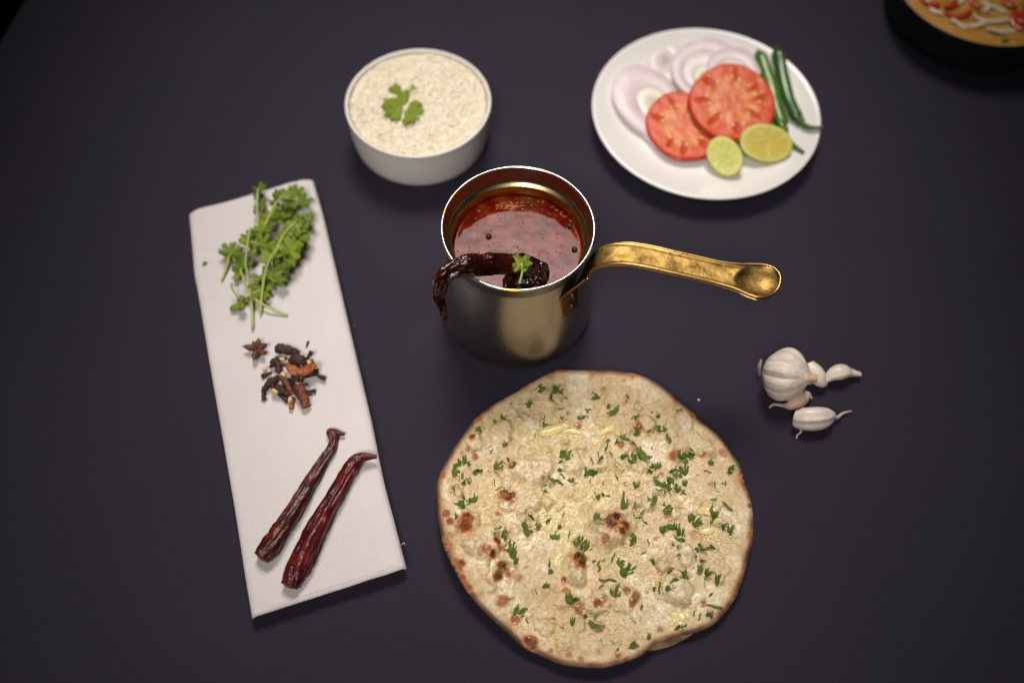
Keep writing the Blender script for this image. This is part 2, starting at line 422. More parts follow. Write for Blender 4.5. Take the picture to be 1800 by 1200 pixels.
# ------------------------------------------------------------------ napkin
NAPZ = 0.0115
def napkin():
    root = thing('napkin', 'folded white cotton napkin lying lengthwise on the dark table', 'napkin', at(520, 690, 0))
    off = np.array(root.location)
    left = A(*[(x, y, NAPZ) for x, y in ((330, 366), (336, 430), (340, 478), (346, 510), (366, 630), (385, 740), (409, 880), (428, 1000), (442, 1085))])
    right = A(*[(x, y, NAPZ) for x, y in ((548, 309), (567, 375), (585, 450), (606, 540), (626, 625), (652, 735), (673, 838), (692, 912), (714, 997))])
    def layer(name, z, inset, bottom_ext, thick, seed, roll, curl=0.0):
        nu, nv = 90, 40
        L, Rr = catmull(left, nu), catmull(right, nu)
        V = []
        for i in range(nu):
            a = i / (nu - 1)
            for j in range(nv):
                b = j / (nv - 1)
                b2 = inset + b * (1 - 2 * inset)
                p = L[i] * (1 - b2) + Rr[i] * b2
                # top edge bows, bottom edge slightly shorter for the lower layers
                d = (L[-1] * (1 - b2) + Rr[-1] * b2) - (L[0] * (1 - b2) + Rr[0] * b2)
                p = p + d * (-(1 - a) * (inset * 0.0 - 0.004 * math.sin(b * 5.0) * (1 - a) ** 6) - a * bottom_ext)
                # rounded corners at the folded far end
                k = (1 - a) * nu
                if a < 0.035:
                    e = min(b, 1 - b)
                    if e < 0.12: p = p + d * 0.012 * (1 - e / 0.12) ** 2 * (1 - a / 0.035)
                zz = z - 0.0007 * math.exp(-((b - 0.87 + 0.03 * math.sin(a * 3)) / 0.014) ** 2) - 0.0006 * math.exp(-((a - 0.165 - 0.02 * b) / 0.006) ** 2) - 0.0004 * math.exp(-((a - 0.58 + 0.015 * b) / 0.005) ** 2) + 0.0011 * fbm(p[0] * 22 + seed, p[1] * 22, seed, 3) + 0.00035 * fbm(p[0] * 90, p[1] * 50 + seed, 3, 2)
                e = min(b / 0.022, (1 - b) / 0.03, a / 0.010, 1.0)
                zz -= roll * (1 - math.sqrt(max(0.0, 1 - (1 - e) ** 2)))
                zz += curl * a ** 14 * (0.4 + b)
                V.append((p[0] - off[0], p[1] - off[1], zz))
        V = np.array(V); n = len(V)
        W = V.copy(); W[:, 2] = np.maximum(W[:, 2] - thick, 0.0004)
        F = grid_faces(nu, nv, flip=True); F2 = [tuple(i + n for i in q[::-1]) for q in F]
        border = [j for j in range(nv)] + [i * nv + nv - 1 for i in range(1, nu)] + [(nu - 1) * nv + j for j in range(nv - 2, -1, -1)] + [i * nv for i in range(nu - 2, 0, -1)]
        S = [(border[k], border[(k + 1) % len(border)], border[(k + 1) % len(border)] + n, border[k] + n) for k in range(len(border))]
        return MB().add(np.vstack([V, W]), F + F2 + S).build(name, MT['napkin'], root)
    layer('top_fold', NAPZ, 0.0, 0.0, 0.0013, 1.0, 0.0030)
    layer('middle_fold', NAPZ - 0.0046, 0.008, 0.005, 0.0016, 5.0, 0.0016)
    layer('bottom_fold', NAPZ - 0.0084, 0.022, 0.010, 0.0018, 9.0, 0.001)
    # hem stitching along the near edge
    mb = MB()
    e0, e1 = left[-1], right[-1]; d = (left[-2] - left[-1]); d /= np.linalg.norm(d)
    for k in range(46):
        b = (k + 0.5) / 46
        p = e0 * (1 - b) + e1 * b + d * 0.0035 - off; p[2] = NAPZ + 0.0002 - (0.0014 if b < 0.04 or b > 0.96 else 0)
        u = (e1 - e0) / np.linalg.norm(e1 - e0)
        v, f = tube([p - u * 0.0008, p + u * 0.0008], 0.00018, 5); mb.add(v, f)
    mb.build('hem_stitching', MT['napkin'], root)
    v, f = tube(catmull(A((705, 958, 0.006), (710, 953, 0.007), (712, 958, 0.006)) - off, 8), 0.0002, 5)
    MB().add(v, f).build('loose_thread', MT['napkin'], root)
napkin()

# ------------------------------------------------------------------ rice bowl
def rice_bowl():
    h = 0.052; c = at(731, 181, h); cx, cy = c[0], c[1]
    cy = 0.6242; cx = -0.0866
    root = thing('rice_bowl', 'round white ceramic bowl holding cooked rice', 'bowl', (cx, cy, 0))
    R = 0.0642
    prof = [(0.0545, 0.0008), (0.0580, 0.0012), (0.0604, 0.0038), (0.0618, 0.0090), (0.0629, 0.0180), (0.0637, 0.0300), (0.0641, 0.0400), (0.0645, 0.0448),
            (0.0644, 0.0459), (0.0634, 0.0465), (0.0621, 0.0460), (0.0615, 0.0450), (0.0606, 0.0380), (0.056, 0.018), (0.048, 0.008)]
    v, f = lathe(smooth_profile(prof, 70), 128)
    mb = MB().add(v, f)
    mb.build('wall', MT['bowl'], root)
    v, f = lathe([(0.0005, 0.0009), (0.0550, 0.0007), (0.0550, 0.0030), (0.0005, 0.0062)], 64)
    MB().add(v, f).build('base', MT['bowl'], root)
    # rice: thousands of grains on a bed
    mb = MB()
    rr = np.linspace(0.0003, 0.0606, 24)
    v, f = lathe([(r, 0.0428 + 0.0034 * (1 - (r / 0.06) ** 2) + 0.0006 * math.sin(r * 700)) for r in rr], 60)
    mb.add(v, f[::1])
    base_v, base_f = ellipsoid((0, 0, 0), (1, 1, 1), 5, 6)
    for k in range(3400):
        a = random.uniform(0, 2 * math.pi); r = 0.0598 * math.sqrt(random.random())
        L = random.uniform(0.0036, 0.0056); w = random.uniform(0.00060, 0.00080)
        tilt = random.gauss(0, 0.18)
        Rm = rotm(0, tilt, random.uniform(0, 6.283))
        bend = base_v.copy(); bend[:, 2] += 0.25 * (1 - bend[:, 0] ** 2)
        p = (bend * np.array([L, w, w])) @ Rm.T
        z = 0.0424 + 0.0038 * (1 - (r / 0.06) ** 2) + random.uniform(-0.0001, 0.0012) + 0.0007 * float(fbm(r * math.cos(a) * 90, r * math.sin(a) * 90, 0, 2))
        q = p + np.array([r * math.cos(a), r * math.sin(a), z])
        rad = np.hypot(q[:, 0], q[:, 1]); s = np.minimum(1, 0.0608 / rad); q[:, 0] *= s; q[:, 1] *= s
        mb.add(q, base_f)
    o = mb.build('rice', MT['rice'])
    o.location = (cx, cy, 0)
    tag(o, 'cooked pale cream rice grains filling the white bowl', 'rice', kind='stuff')
    return (cx, cy)
BOWL = rice_bowl()

# ------------------------------------------------------------------ coriander leaves
def leaf_mesh(name, seed, lobes=3, spread=115, teeth=3, cup=0.25, size=1.0, thick=0.018, nth=61, nr=6, body=0.44, amp=0.32, tooth=0.24):
    """fan-shaped, lobed and toothed coriander leaf blade; unit length along +Y from its base"""
    rg = np.random.default_rng(seed)
    th = np.radians(np.linspace(-spread, spread, nth))
    u = np.linspace(-1, 1, nth)
    lob = np.abs(np.cos((u * lobes) * np.pi / 2 + (0 if lobes % 2 else np.pi / 2))) ** 0.55
    tt = np.abs(np.cos(u * lobes * teeth * np.pi / 2 + rg.uniform(0, 3)))
    r = (body + amp * lob + tooth * tt * (0.4 + 0.6 * lob)) * (1 - 0.18 * np.abs(u) ** 2) * (1 + 0.12 * rg.standard_normal() * np.sin(u * 3 + rg.uniform(0, 6)))
    r[0] *= 0.35; r[-1] *= 0.35
    V = []
    ph = rg.uniform(0, 6.28)
    for i in range(nr):
        k = (i / (nr - 1)) ** 0.9 * 0.985 + 0.015
        x, y = np.sin(th) * r * k, np.cos(th) * r * k + 0.12
        z = cup * (k ** 2) * (0.30 * np.cos(u * lobes * np.pi) - 0.2) + 0.07 * k * np.sin(th * 5 + ph) * k + 0.04 * np.sin(y * 9 + ph)
        V.append(np.stack([x, y, z], 1))
    V = np.vstack(V); n = len(V)
    W = V.copy(); W[:, 2] -= thick
    F = grid_faces(nr, nth, flip=True); F2 = [tuple(i + n for i in q[::-1]) for q in F]
    border = list(range(nth)) + [i * nth + nth - 1 for i in range(1, nr)] + [(nr - 1) * nth + j for j in range(nth - 2, -1, -1)] + [i * nth for i in range(nr - 2, 0, -1)]
    S = [(border[k], border[(k + 1) % len(border)], border[(k + 1) % len(border)] + n, border[k] + n) for k in range(len(border))]
    return MB().add(np.vstack([V, W]) * size, F + F2 + S).mesh(name)
LEAVES = [leaf_mesh('leaf', s, 3 if s % 3 else 5, 100 + 8 * (s % 4), 2 + s % 2, 0.25 + 0.08 * (s % 3)) for s in range(8)]
for k, me in enumerate(LEAVES): me.materials.append([MT['leaf'], MT['leaf2'], MT['leaf'], MT['leaf_bright']][k % 4])

o_base = {}
def place_leaf(root, p, size, heading, tilt=0.0, roll=0.0, k=None, me=None):
    """p: world position of the leaf centre; heading: degrees in plan, 0 = +Y"""
    me = me or LEAVES[random.randrange(8) if k is None else k]
    o = obj('leaf', me, None, root)
    Rm = Matrix.Rotation(math.radians(heading), 3, 'Z') @ Euler((tilt, roll, 0)).to_matrix()
    base = Vector(p) - Rm @ Vector((0, 0.55 * size, 0)) - root.location
    mt = Matrix.Translation(base) @ Rm.to_4x4() @ Matrix.Diagonal((size, size, size, 1))
    o.matrix_local = mt
    o_base[o.name] = np.array(mt @ Vector((0, 0.15, -0.01))) + np.array(root.location)
    return o
def stem(root, pts, r0, r1, name='stem'):
    P = catmull(np.array(pts, float), 6 * len(pts)) - np.array(root.location)
    v, f = tube(P, np.linspace(r0, r1, len(P)), 8)
    return MB().add(v, f).build(name, MT['stem'], root)

def heading_of(a, b):
    d = np.array(b) - np.array(a); return math.degrees(math.atan2(-d[0], d[1]))

def bunch():
    Z = NAPZ
    sprigs = [
        ('long coriander sprig whose pale stem reaches lowest toward the spices', [(444, 578, Z + .002), (442, 527, Z + .004), (436, 485, Z + .010), (433, 462, Z + .014), (438, 425, Z + .018), (442, 405, Z + .018)],
         [(436, 412, 18, 20), (452, 418, 30, -10), (462, 398, 26, 15), (444, 430, 20, 60), (475, 428, 28, -60)]),
        ('coriander sprig with a straight pale stem under the dense middle leaves', [(458, 552, Z + .002), (460, 527, Z + .006), (467, 483, Z + .012), (478, 456, Z + .019), (494, 437, Z + .022)],
         [(493, 470, 32, -70), (478, 478, 26, -20), (513, 455, 26, -80), (505, 430, 30, -30), (520, 432, 26, -60), (476, 448, 24, 60)]),
        ('coriander sprig whose stem bends right at the foot of the bunch', [(505, 555, Z + .001), (483, 547, Z + .003), (459, 534, Z + .005), (440, 520, Z + .006), (428, 490, Z + .009), (424, 478, Z + .010)],
         [(424, 462, 24, 5), (452, 516, 24, 150), (470, 498, 24, -70), (446, 500, 18, 100), (418, 478, 16, 40), (462, 487, 20, -20)]),
        ('small coriander sprig sticking out left of the bunch', [(390, 494, Z + .001), (402, 462, Z + .004), (406, 452, Z + .006)],
         [(408, 436, 26, 0), (398, 446, 16, 60), (416, 448, 18, -60)]),
        ('thin coriander sprig reaching past the far end of the napkin', [(455, 408, Z + .006), (453, 380, Z + .008), (453, 360, Z + .009), (455, 338, Z + .008)],
         [(456, 326, 16, -10), (449, 342, 13, 60), (461, 352, 14, -40), (452, 366, 15, 40)]),
        ('bushy coriander sprig at the upper right of the bunch', [(466, 396, Z + .016), (474, 382, Z + .018), (484, 364, Z + .020), (501, 348, Z + .018)],
         [(488, 344, 26, 30), (509, 338, 24, -10), (526, 336, 22, -30), (538, 352, 22, -70), (503, 366, 30, -50), (470, 384, 26, 60), (484, 378, 24, 0), (516, 356, 24, -100)]),
        ('coriander sprig with broad leaves along the right side of the bunch', [(478, 456, Z + .010), (492, 428, Z + .013), (506, 408, Z + .015), (522, 396, Z + .016)],
         [(526, 400, 28, -40), (538, 412, 24, -70), (544, 380, 17, -30), (532, 428, 26, -110), (512, 402, 28, 20), (500, 416, 26, 60), (516, 384, 18, 10)]),
        ('tiny coriander sprig with a curled tendril low on the left', [(424, 528, Z + .002), (418, 522, Z + .004), (410, 512, Z + .006), (408, 502, Z + .008)],
         [(416, 535, 22, 110), (426, 528, 14, 60)]),
    ]
    for li, (lab, st, lv) in enumerate(sprigs):
        root = thing('coriander_sprig', lab, 'herb', at(st[0][0], st[0][1], Z + 0.0008), group='coriander bunch on the napkin')
        P = A(*st)
        stem(root, P + np.linspace(0, 1, len(P))[:, None] * np.array([0, 0, 0.004]), 0.0012, 0.0008)
        for (x, y, s, hd) in lv:
            # nearest stem height
            px = np.array([(q[0], q[1]) for q in st]); d = np.hypot(px[:, 0] - x, px[:, 1] - y)
            z = Z + 0.0030 + 0.5 * (st[int(d.argmin())][2] - Z) + random.uniform(-0.002, 0.003)
            size = s * 0.00047 * 1.10
            p = at(x, y, z)
            a = P[int(d.argmin())]
            l = place_leaf(root, p, size, hd, random.uniform(-0.35, 0.25), random.uniform(-0.4, 0.4))
            # petiole joining the leaf to its stem
            b = o_base[l.name]
            if np.linalg.norm(a - b) > 0.002:
                mid = (a + b) / 2 + np.array([0, 0, 0.001])
                stem(root, [a, mid, b], 0.0006, 0.00045, 'leaf_stalk')
    root = thing('coriander_fragment', 'tiny green coriander speck alone near the napkin left edge', 'herb', at(359, 462, Z))
    place_leaf(root, at(359, 462, Z + 0.0012), 0.003, 40)
bunch()

def bowl_garnish():
    root = thing('coriander_leaf', 'bright green coriander leaf garnishing the rice', 'herb', at(709, 195, 0.0455))
    mb = MB()
    for (tx, ty, hd, s, k) in ((690, 183, 78, 26, 3), (722, 188, -52, 26, 3), (716, 207, -165, 24, 3), (700, 160, 42, 24, 3), (686, 196, 110, 18, 3)):
        o = place_leaf(root, at(tx, ty, 0.0485 + random.uniform(0, 0.001)), s * 0.00075, hd, random.uniform(0.0, 0.10), random.uniform(-0.1, 0.1), me=LEAVES[[3, 7, 3, 7, 3][k % 5]])
        o.name = 'lobe'
    stem(root, A((706, 188, 0.0482), (710, 200, 0.0480), (713, 212, 0.0478)), 0.0008, 0.0006)
bowl_garnish()

# ------------------------------------------------------------------ salad plate
PL = (0.1745, 0.6475); PR = 0.1045; PF = 0.0085
def plate():
    root = thing('plate', 'round white ceramic plate carrying sliced salad', 'plate', (PL[0], PL[1], 0))
    prof = [(0.055, 0.0010), (0.060, 0.0012), (0.066, 0.0030), (0.080, 0.0075), (0.095, 0.0128), (0.1035, 0.0164), (0.1047, 0.0174), (0.1040, 0.0184), (0.1015, 0.0181), (0.094, 0.0152), (0.084, 0.0116), (0.076, 0.0092), (0.068, 0.00845), (0.060, 0.0083)]
    v, f = lathe(smooth_profile(prof, 60), 160)
    MB().add(v, f).build('rim', MT['ceramic'], root)
    v, f = lathe([(0.0005, 0.0083), (0.0601, 0.0083)], 96)
    V2, f2 = lathe([(0.0005, 0.0011), (0.0552, 0.0011)], 96)
    MB().add(v, [q[::-1] for q in f]).add(V2, f2).build('well', MT['ceramic'], root)
plate()

def onion(name_label, px, py, rx, ry, rot, z, inner_shift, tilt=(0, 0), heart='onion_in', nr=4):
    c = at(px, py, z); s = 0.000527
    root = thing('onion_slice', name_label, 'onion', tuple(c), (tilt[0], tilt[1], math.radians(rot)), 'raw onion slices on the plate')
    mats = ['onion_out', 'onion_mid', 'onion_mid', 'onion_in', heart]
    ks = np.linspace(1.0, 0.0, nr + 1)
    for k in range(nr):
        k0, k1 = ks[k], max(ks[k + 1] + 0.004, 0.02)
        th = np.linspace(0, 2 * np.pi, 64, endpoint=False)
        V = []
        sx = inner_shift[0] * s; sy = inner_shift[1] * s * 1.3
        zt = 0.0036
        for (q, zz) in ((k0, 0.0), (k0, zt - 0.0003), (k0 - 0.012, zt), (k1 + 0.012 if k1 > 0.03 else 0.015, zt), (k1, zt - 0.0003), (k1, 0.0)):
            cxs, cys = sx * (1 - q), sy * (1 - q)
            wob = 1 + 0.02 * np.sin(th * 3 + k + px) + 0.012 * np.sin(th * 5 + k * 2)
            V.append(np.stack([cxs + rx * s * q * np.cos(th) * wob, cys + ry * s * 1.36 * q * np.sin(th) * wob, np.full(64, zz + (0.0002 * k if zz > 0 else 0))], 1))
        F = grid_faces(6, 64, True)
        F += [(5 * 64 + j, 5 * 64 + (j + 1) % 64, (j + 1) % 64, j) for j in range(64)]
        MB().add(np.vstack(V), F).build('ring' if k < nr - 1 else 'core', MT[mats[k if k < nr - 1 else 4]], root)
onion('small pinkish onion slice at the far side of the plate', 1172, 112, 38, 38, 0, PF + 0.0006, (0, -2), (0.03, 0), 'onion_mid', 1)
onion('pale violet onion slice lowest, showing under the left tomato slice', 1168, 216, 50, 52, 10, PF + 0.0006, (2, 0), (0, 0), 'onion_in', 3)
onion('violet onion slice with a white heart at the left of the plate', 1137, 180, 58, 60, 20, PF + 0.0044, (16, -22), (0.08, 0.02), 'onion_in', 2)
onion('large pale onion slice between the small onion and the green chilies', 1242, 124, 64, 54, -12, PF + 0.0052, (2, -22), (0.05, -0.02), 'onion_green', 3)
onion('greenish translucent onion slice touching the light green chili', 1288, 126, 48, 40, -20, PF + 0.0096, (0, -8), (0.05, -0.04), 'onion_in', 2)

def tomato(label, px, py, r, z, tilt, rot, nslit, seed, ey=1.0):
    c = at(px, py, z); s = 0.000522; R = r * s; H = 0.0052
    root = thing('tomato_slice', label, 'tomato', tuple(c), (tilt[0], tilt[1], math.radians(rot)), 'tomato slices on the plate')
    rg = np.random.default_rng(seed)
    nt, nr = 180, 50
    th = np.linspace(0, 2 * np.pi, nt, endpoint=False)
    ol = 1 + 0.02 * np.sin(2 * th + seed) + 0.018 * np.sin(3 * th + 2 * seed) + 0.012 * np.sin(5 * th)
    pock = [(2 * np.pi * (k + rg.uniform(-0.28, 0.28)) / nslit, rg.uniform(0.62, 0.74), rg.uniform(0.13, 0.20), rg.uniform(0.05, 0.09)) for k in range(nslit)]
    V, Cc = [], []
    for i in range(nr):
        q = (i + 0.02) / (nr - 1) if i else 0.004
        x, y = q * R * ol * np.cos(th), ey * q * R * ol * np.sin(th)
        nx, ny = q * np.cos(th), q * np.sin(th)
        pk = np.zeros(nt); 
        for (a, rr, rl, rw) in pock:
            u = nx * math.cos(a) + ny * math.sin(a); w = -nx * math.sin(a) + ny * math.cos(a)
            pk = np.maximum(pk, np.exp(-(((u - rr) / rl) ** 2 + (w / rw) ** 2) ** 1.6))
        ns = fbm(nx * 5 + seed, ny * 5, 1, 3)
        pale = sstep(0.62, 0.15, q + 0.25 * ns)
        rays = (0.5 + 0.5 * np.cos(th * nslit + 0.8 * ns * 3 + np.pi)) * sstep(0.15, 0.4, np.full(nt, q)) * sstep(0.72, 0.5, np.full(nt, q))
        base = np.tile(np.array([0.62, 0.088, 0.018]), (nt, 1))
        edge = sstep(0.80, 0.97, np.full(nt, q))[:, None]
        base = base * (1 - edge) + np.array([0.58, 0.070, 0.016]) * edge
        base = base * (1 - 0.5 * pale[:, None]) + np.array([0.64, 0.165, 0.06]) * 0.5 * pale[:, None]
        ry = (rays * 0.65)[:, None]
        base = base * (1 - ry) + np.array([0.74, 0.34, 0.10]) * ry
        base = base * (1 - pk[:, None] * 0.92) + np.array([0.42, 0.035, 0.008]) * pk[:, None] * 0.92
        z_ = H + 0.0004 * ns - 0.0011 * pk
        if i >= nr - 3: z_ = z_ - 0.0006 * ((i - nr + 3) / 2) ** 2
        V.append(np.stack([x, y, np.broadcast_to(z_, (nt,))], 1)); Cc.append(base)
    V = np.vstack(V); me = MB().add(V, grid_faces(nr, nt, True, flip=False)).mesh('flesh')
    setcol(me, np.vstack(Cc)); obj('flesh', me, MT['tomato'], root)
    ring = []
    for (k, zz) in ((1.0, H - 0.0007), (1.012, H - 0.0010), (1.03, H * 0.5), (1.012, 0.0006), (0.96, 0.0)):
        ring.append(np.stack([k * R * ol * np.cos(th), ey * k * R * ol * np.sin(th), np.full(nt, zz)], 1))
    F = [q[::-1] for q in grid_faces(5, nt, True)] + [tuple(range(4 * nt, 5 * nt))]
    MB().add(np.vstack(ring), F).build('skin', MT['tomato_skin'], root)
    sv, sf = ellipsoid((0, 0, 0), (0.0021, 0.0013, 0.0006), 5, 8)
    sme = MB().add(sv, sf).mesh('seed'); sme.materials.append(MT['seed'])
    for (a, rr, rl, rw) in pock:
        for k in range(2):
            b = a + (0.17 if k else -0.17) + rg.uniform(-0.05, 0.05); q = rr - rg.uniform(0.06, 0.16)
            o = obj('seed', sme, None, root); o.location = (R * q * math.cos(b), ey * R * q * math.sin(b), H + 0.0002)
            o.rotation_euler = (0, 0, b + rg.uniform(-0.4, 0.4))
tomato('smaller tomato slice at the front left of the plate', 1199, 226, 60, PF + 0.0050, (0.05, -0.03), 12, 7, 2, 1.26)
tomato('larger tomato slice leaning over the other one at the plate centre', 1286, 184, 75, PF + 0.0150, (0.10, -0.02), 0, 8, 5, 1.06)

def lime(label, px, py, a, b, z, rotz, tilt, flesh):
    c = at(px, py, z); s = 0.00052
    root = thing('lime_half', label, 'lime', tuple(c), (0, 0, 0), 'cut limes on the plate')
    root.rotation_euler = (Matrix.Rotation(math.radians(tilt[0]), 3, 'X') @ Matrix.Rotation(math.radians(tilt[1]), 3, 'Y') @ Matrix.Rotation(math.radians(rotz), 3, 'Z')).to_euler()
    ax, bx, cz = a * s, b * s, min(a, b) * s * 0.92
    th = np.linspace(0, 2 * np.pi, 72, endpoint=False)
    sq = lambda q, zz, e=1.0: np.stack([ax * q * np.sign(np.cos(th)) * np.abs(np.cos(th)) ** 0.94, bx * q * np.sin(th), np.full(72, zz)], 1)
    V = [sq(max(0.01, math.cos(t_)), -cz * math.sin(t_)) for t_ in np.linspace(math.pi / 2, 0, 18)]
    V.append(sq(0.985, 0.0006)); V.append(sq(0.965, 0.0008))
    MB().add(np.vstack(V), grid_faces(20, 72, True)).build('rind', MT['lime_rind'], root)
    MB().add(np.vstack([sq(0.97, 0.0005), sq(0.955, 0.0009), sq(0.85, 0.0007), sq(0.02, 0.0003)]), grid_faces(4, 72, True)).build('pith', MT['lime_pith'], root)
    ns = 9
    for k in range(ns):
        t0, t1 = 2 * np.pi * k / ns + 0.015, 2 * np.pi * (k + 1) / ns - 0.015
        V = []
        for i in range(8):
            q = 0.07 + (0.87 - 0.07) * i / 7
            for j in range(9):
                t_ = t0 + (t1 - t0) * j / 8
                e = min(i / 1.2, (7 - i) / 1.2, j / 1.2, (8 - j) / 1.2, 1)
                V.append((ax * q * math.cos(t_), bx * q * math.sin(t_), 0.0006 + 0.00025 * e))
        MB().add(V, grid_faces(8, 9)).build('segment', MT[flesh], root)
lime('smaller lime half, greener and lower on the plate front', 1274, 275, 37, 28, PF + 0.0125, -56, (30, -14), 'lime_flesh')
lime('larger yellow lime half beside the chili tips', 1347, 252, 47, 33, PF + 0.0135, -6, (30, 4), 'lime_flesh2')

def green_chili(label, pts, stem_pts, r, mat):
    P = catmull(A(*pts), 60); Q = catmull(A(*stem_pts), 16)
    root = thing('green_chili', label, 'chili', tuple(P[0] * [1, 1, 0] + np.array([0, 0, PF])), group='green chilies on the plate')
    o = np.array(root.location)
    s = np.linspace(0, 1, 60)
    rad = r * np.clip(np.sin(np.clip(s * 9, 0, np.pi / 2)), 0.12, 1) * (1 - 0.14 * s) * np.where(s > 0.88, 1 - (s - 0.88) * 4.0, 1) * (1 + 0.05 * np.sin(s * 17))
    v, f = tube(P - o, rad, 18, mod=lambda u, t_: 1 + 0.05 * np.cos(3 * t_ + u * 3))
    MB().add(v, f).build('body', MT[mat], root)
    v, f = tube(Q - o, np.linspace(r * 0.42, r * 0.24, 16), 8); MB().add(v, f).build('stalk', MT['gstem'], root)
    v, f = tube([Q[0] - o + (P[-3] - Q[0]) * 0.6, Q[0] - o, Q[2] - o], [r * 0.72, r * 0.66, r * 0.35], 10); MB().add(v, f).build('calyx', MT['gstem'], root)
G0 = PF + 0.0078
green_chili('lighter green chili lying beside the tomato and onion', [(1331, 87, .0215), (1340, 112, .0205), (1352, 145, .019), (1362, 180, .0175), (1371, 210, .0155), (1377, 228, .0145)],
            [(1378, 232, .0143), (1385, 246, .0142), (1398, 258, .0155), (1413, 269, .0175)], 0.0070, 'gchili2')
green_chili('darker curved green chili nearest the plate rim', [(1362, 80, .022), (1370, 108, .0185), (1376, 140, .016), (1385, 172, .0145), (1397, 200, .0145), (1406, 212, .0155)],
            [(1408, 215, .0158), (1417, 222, .018), (1432, 225, .021), (1448, 224, .022)], 0.0066, 'gchili')

# ------------------------------------------------------------------ steel pot with curry
PC = (0.0029, 0.4372); PZ = 1.030; OIL = 0.0865 * PZ
def pot():
    root = thing('steel_pot', 'small round steel pot with a long brass handle', 'pot', (PC[0], PC[1], 0))
    up = lambda L: [(r, z * PZ) for r, z in L]
    outer = up([(0.0540, 0.0008), (0.0575, 0.0026), (0.0596, 0.0080), (0.0604, 0.0170), (0.0602, 0.0280), (0.0591, 0.0410), (0.0573, 0.0560), (0.0549, 0.0720), (0.0529, 0.0860), (0.0520, 0.0955), (0.0522, 0.0985)])
    v, f = lathe(smooth_profile(outer, 60), 128)
    b, bf = lathe([(0.0005, 0.0009), (0.0541, 0.0007)], 128)
    MB().add(v, f).add(b, bf).build('body', MT['steel'], root)
    collar = up([(0.0521, 0.0975), (0.0527, 0.0990), (0.0531, 0.1010), (0.0541, 0.1060), (0.0552, 0.1100), (0.0556, 0.1106)])
    v, f = lathe(smooth_profile(collar, 24), 128); MB().add(v, f).build('collar', MT['steel'], root)
    rim = up([(0.0553, 0.1104), (0.0560, 0.1107), (0.0566, 0.1115), (0.0563, 0.1125), (0.0555, 0.1129), (0.0546, 0.1125), (0.0542, 0.1116)])
    v, f = lathe(smooth_profile(rim, 30), 160); MB().add(v, f).build('rim', MT['rim'], root)
    inner = up([(0.0543, 0.1117), (0.0537, 0.1060), (0.0531, 0.1012), (0.0522, 0.0990), (0.0507, 0.0978), (0.0494, 0.0968), (0.0488, 0.0950), (0.0487, 0.0920), (0.0491, 0.0875), (0.0508, 0.0800), (0.0530, 0.0700), (0.0560, 0.0400), (0.0540, 0.0100), (0.0400, 0.0040)])
    v, f = lathe(smooth_profile(inner, 70), 128)
    b, bf = lathe([(0.0401, 0.0040), (0.0005, 0.0040)], 128)
    MB().add(v, f).add(b, bf).build('inner_wall', MT['steel_in'], root)
    # brass handle: strap riveted to the body, bending out into a long channel with a cupped end
    off = np.array([PC[0], PC[1], 0])
    ang = math.radians(-44)
    def wallp(z, a=ang, d=0.0012):
        rr = np.interp(z, [p[1] for p in outer], [p[0] for p in outer]) + d
        return np.array([rr * math.cos(a), rr * math.sin(a), z])
    tang = np.array([-math.sin(ang), math.cos(ang), 0])
    ctr = [wallp(0.0665), wallp(0.0765), wallp(0.0868, ang + 0.02, 0.0016)]
    wv = [tang * 0.0082, tang * 0.0084, tang * 0.0086]
    for (px, py, z, hw) in ((1030, 478, 0.0975, 0.0088), (1046, 457, 0.1060, 0.0090), (1070, 449, 0.1105, 0.0092), (1100, 448, 0.1125, 0.0092), (1140, 454, 0.1130, 0.0092), (1180, 463, 0.1125, 0.0091), (1220, 472, 0.1115, 0.0091), (1262, 482, 0.1105, 0.0092), (1295, 489, 0.1100, 0.0106), (1318, 494, 0.1098, 0.0130), (1337, 497, 0.1098, 0.0142), (1354, 498, 0.1098, 0.0122), (1366, 498, 0.1098, 0.0070), (1370, 498, 0.1098, 0.0022)):
        z += 0.0034
        ctr.append(at(px, py, z) - off); wv.append(np.array([0.22, 0.975, 0.0]) * hw)
    ctr = np.array(ctr); wv = np.array(wv)
    n = 130
    Cp, Wv = catmull(ctr, n), catmull(wv, n)
    arc = np.concatenate([[0], np.cumsum(np.linalg.norm(np.diff(Cp, axis=0), axis=1))]); arc /= arc[-1]
    nv = 21
    top, bot = [], []
    cup_c = at(1337, 497, 0.1132) - off
    for i in range(n):
        T = Cp[min(i + 1, n - 1)] - Cp[max(i - 1, 0)]; T /= np.linalg.norm(T)
        W = Wv[i]; hw = np.linalg.norm(W); Wn = W / hw
        N = np.cross(T, Wn); N /= np.linalg.norm(N)
        if i > 25 and N[2] < 0: N = -N
        if i <= 25 and N @ np.array([math.cos(ang), math.sin(ang), 0.6]) < 0: N = -N
        ch = 0.0016 * min(1, max(0, (arc[i] - 0.28) / 0.12))
        for j in range(nv):
            u = -1 + 2 * j / (nv - 1)
            p = Cp[i] + W * u
            lift = ch * (max(0, abs(u) - 0.72) / 0.28) ** 1.2
            d = np.linalg.norm((p - cup_c) * np.array([0.74 if p[0] < cup_c[0] else 1.0, 1, 0]))
            cup = -0.0038 * max(0, 1 - (d / 0.0138) ** 2)
            if i < 36 :  # strap hugs the curved wall
                cup -= 0.0009 * u * u * max(0, 1 - i / 36)
            top.append(p + N * (0.0010 + lift + cup)); bot.append(p + N * (-0.0010 + cup))
    top, bot = np.array(top), np.array(bot); m_ = n * nv
    F = grid_faces(n, nv); F2 = [tuple(k + m_ for k in q[::-1]) for q in F]
    border = list(range(nv)) + [i * nv + nv - 1 for i in range(1, n)] + [(n - 1) * nv + j for j in range(nv - 2, -1, -1)] + [i * nv for i in range(n - 2, 0, -1)]
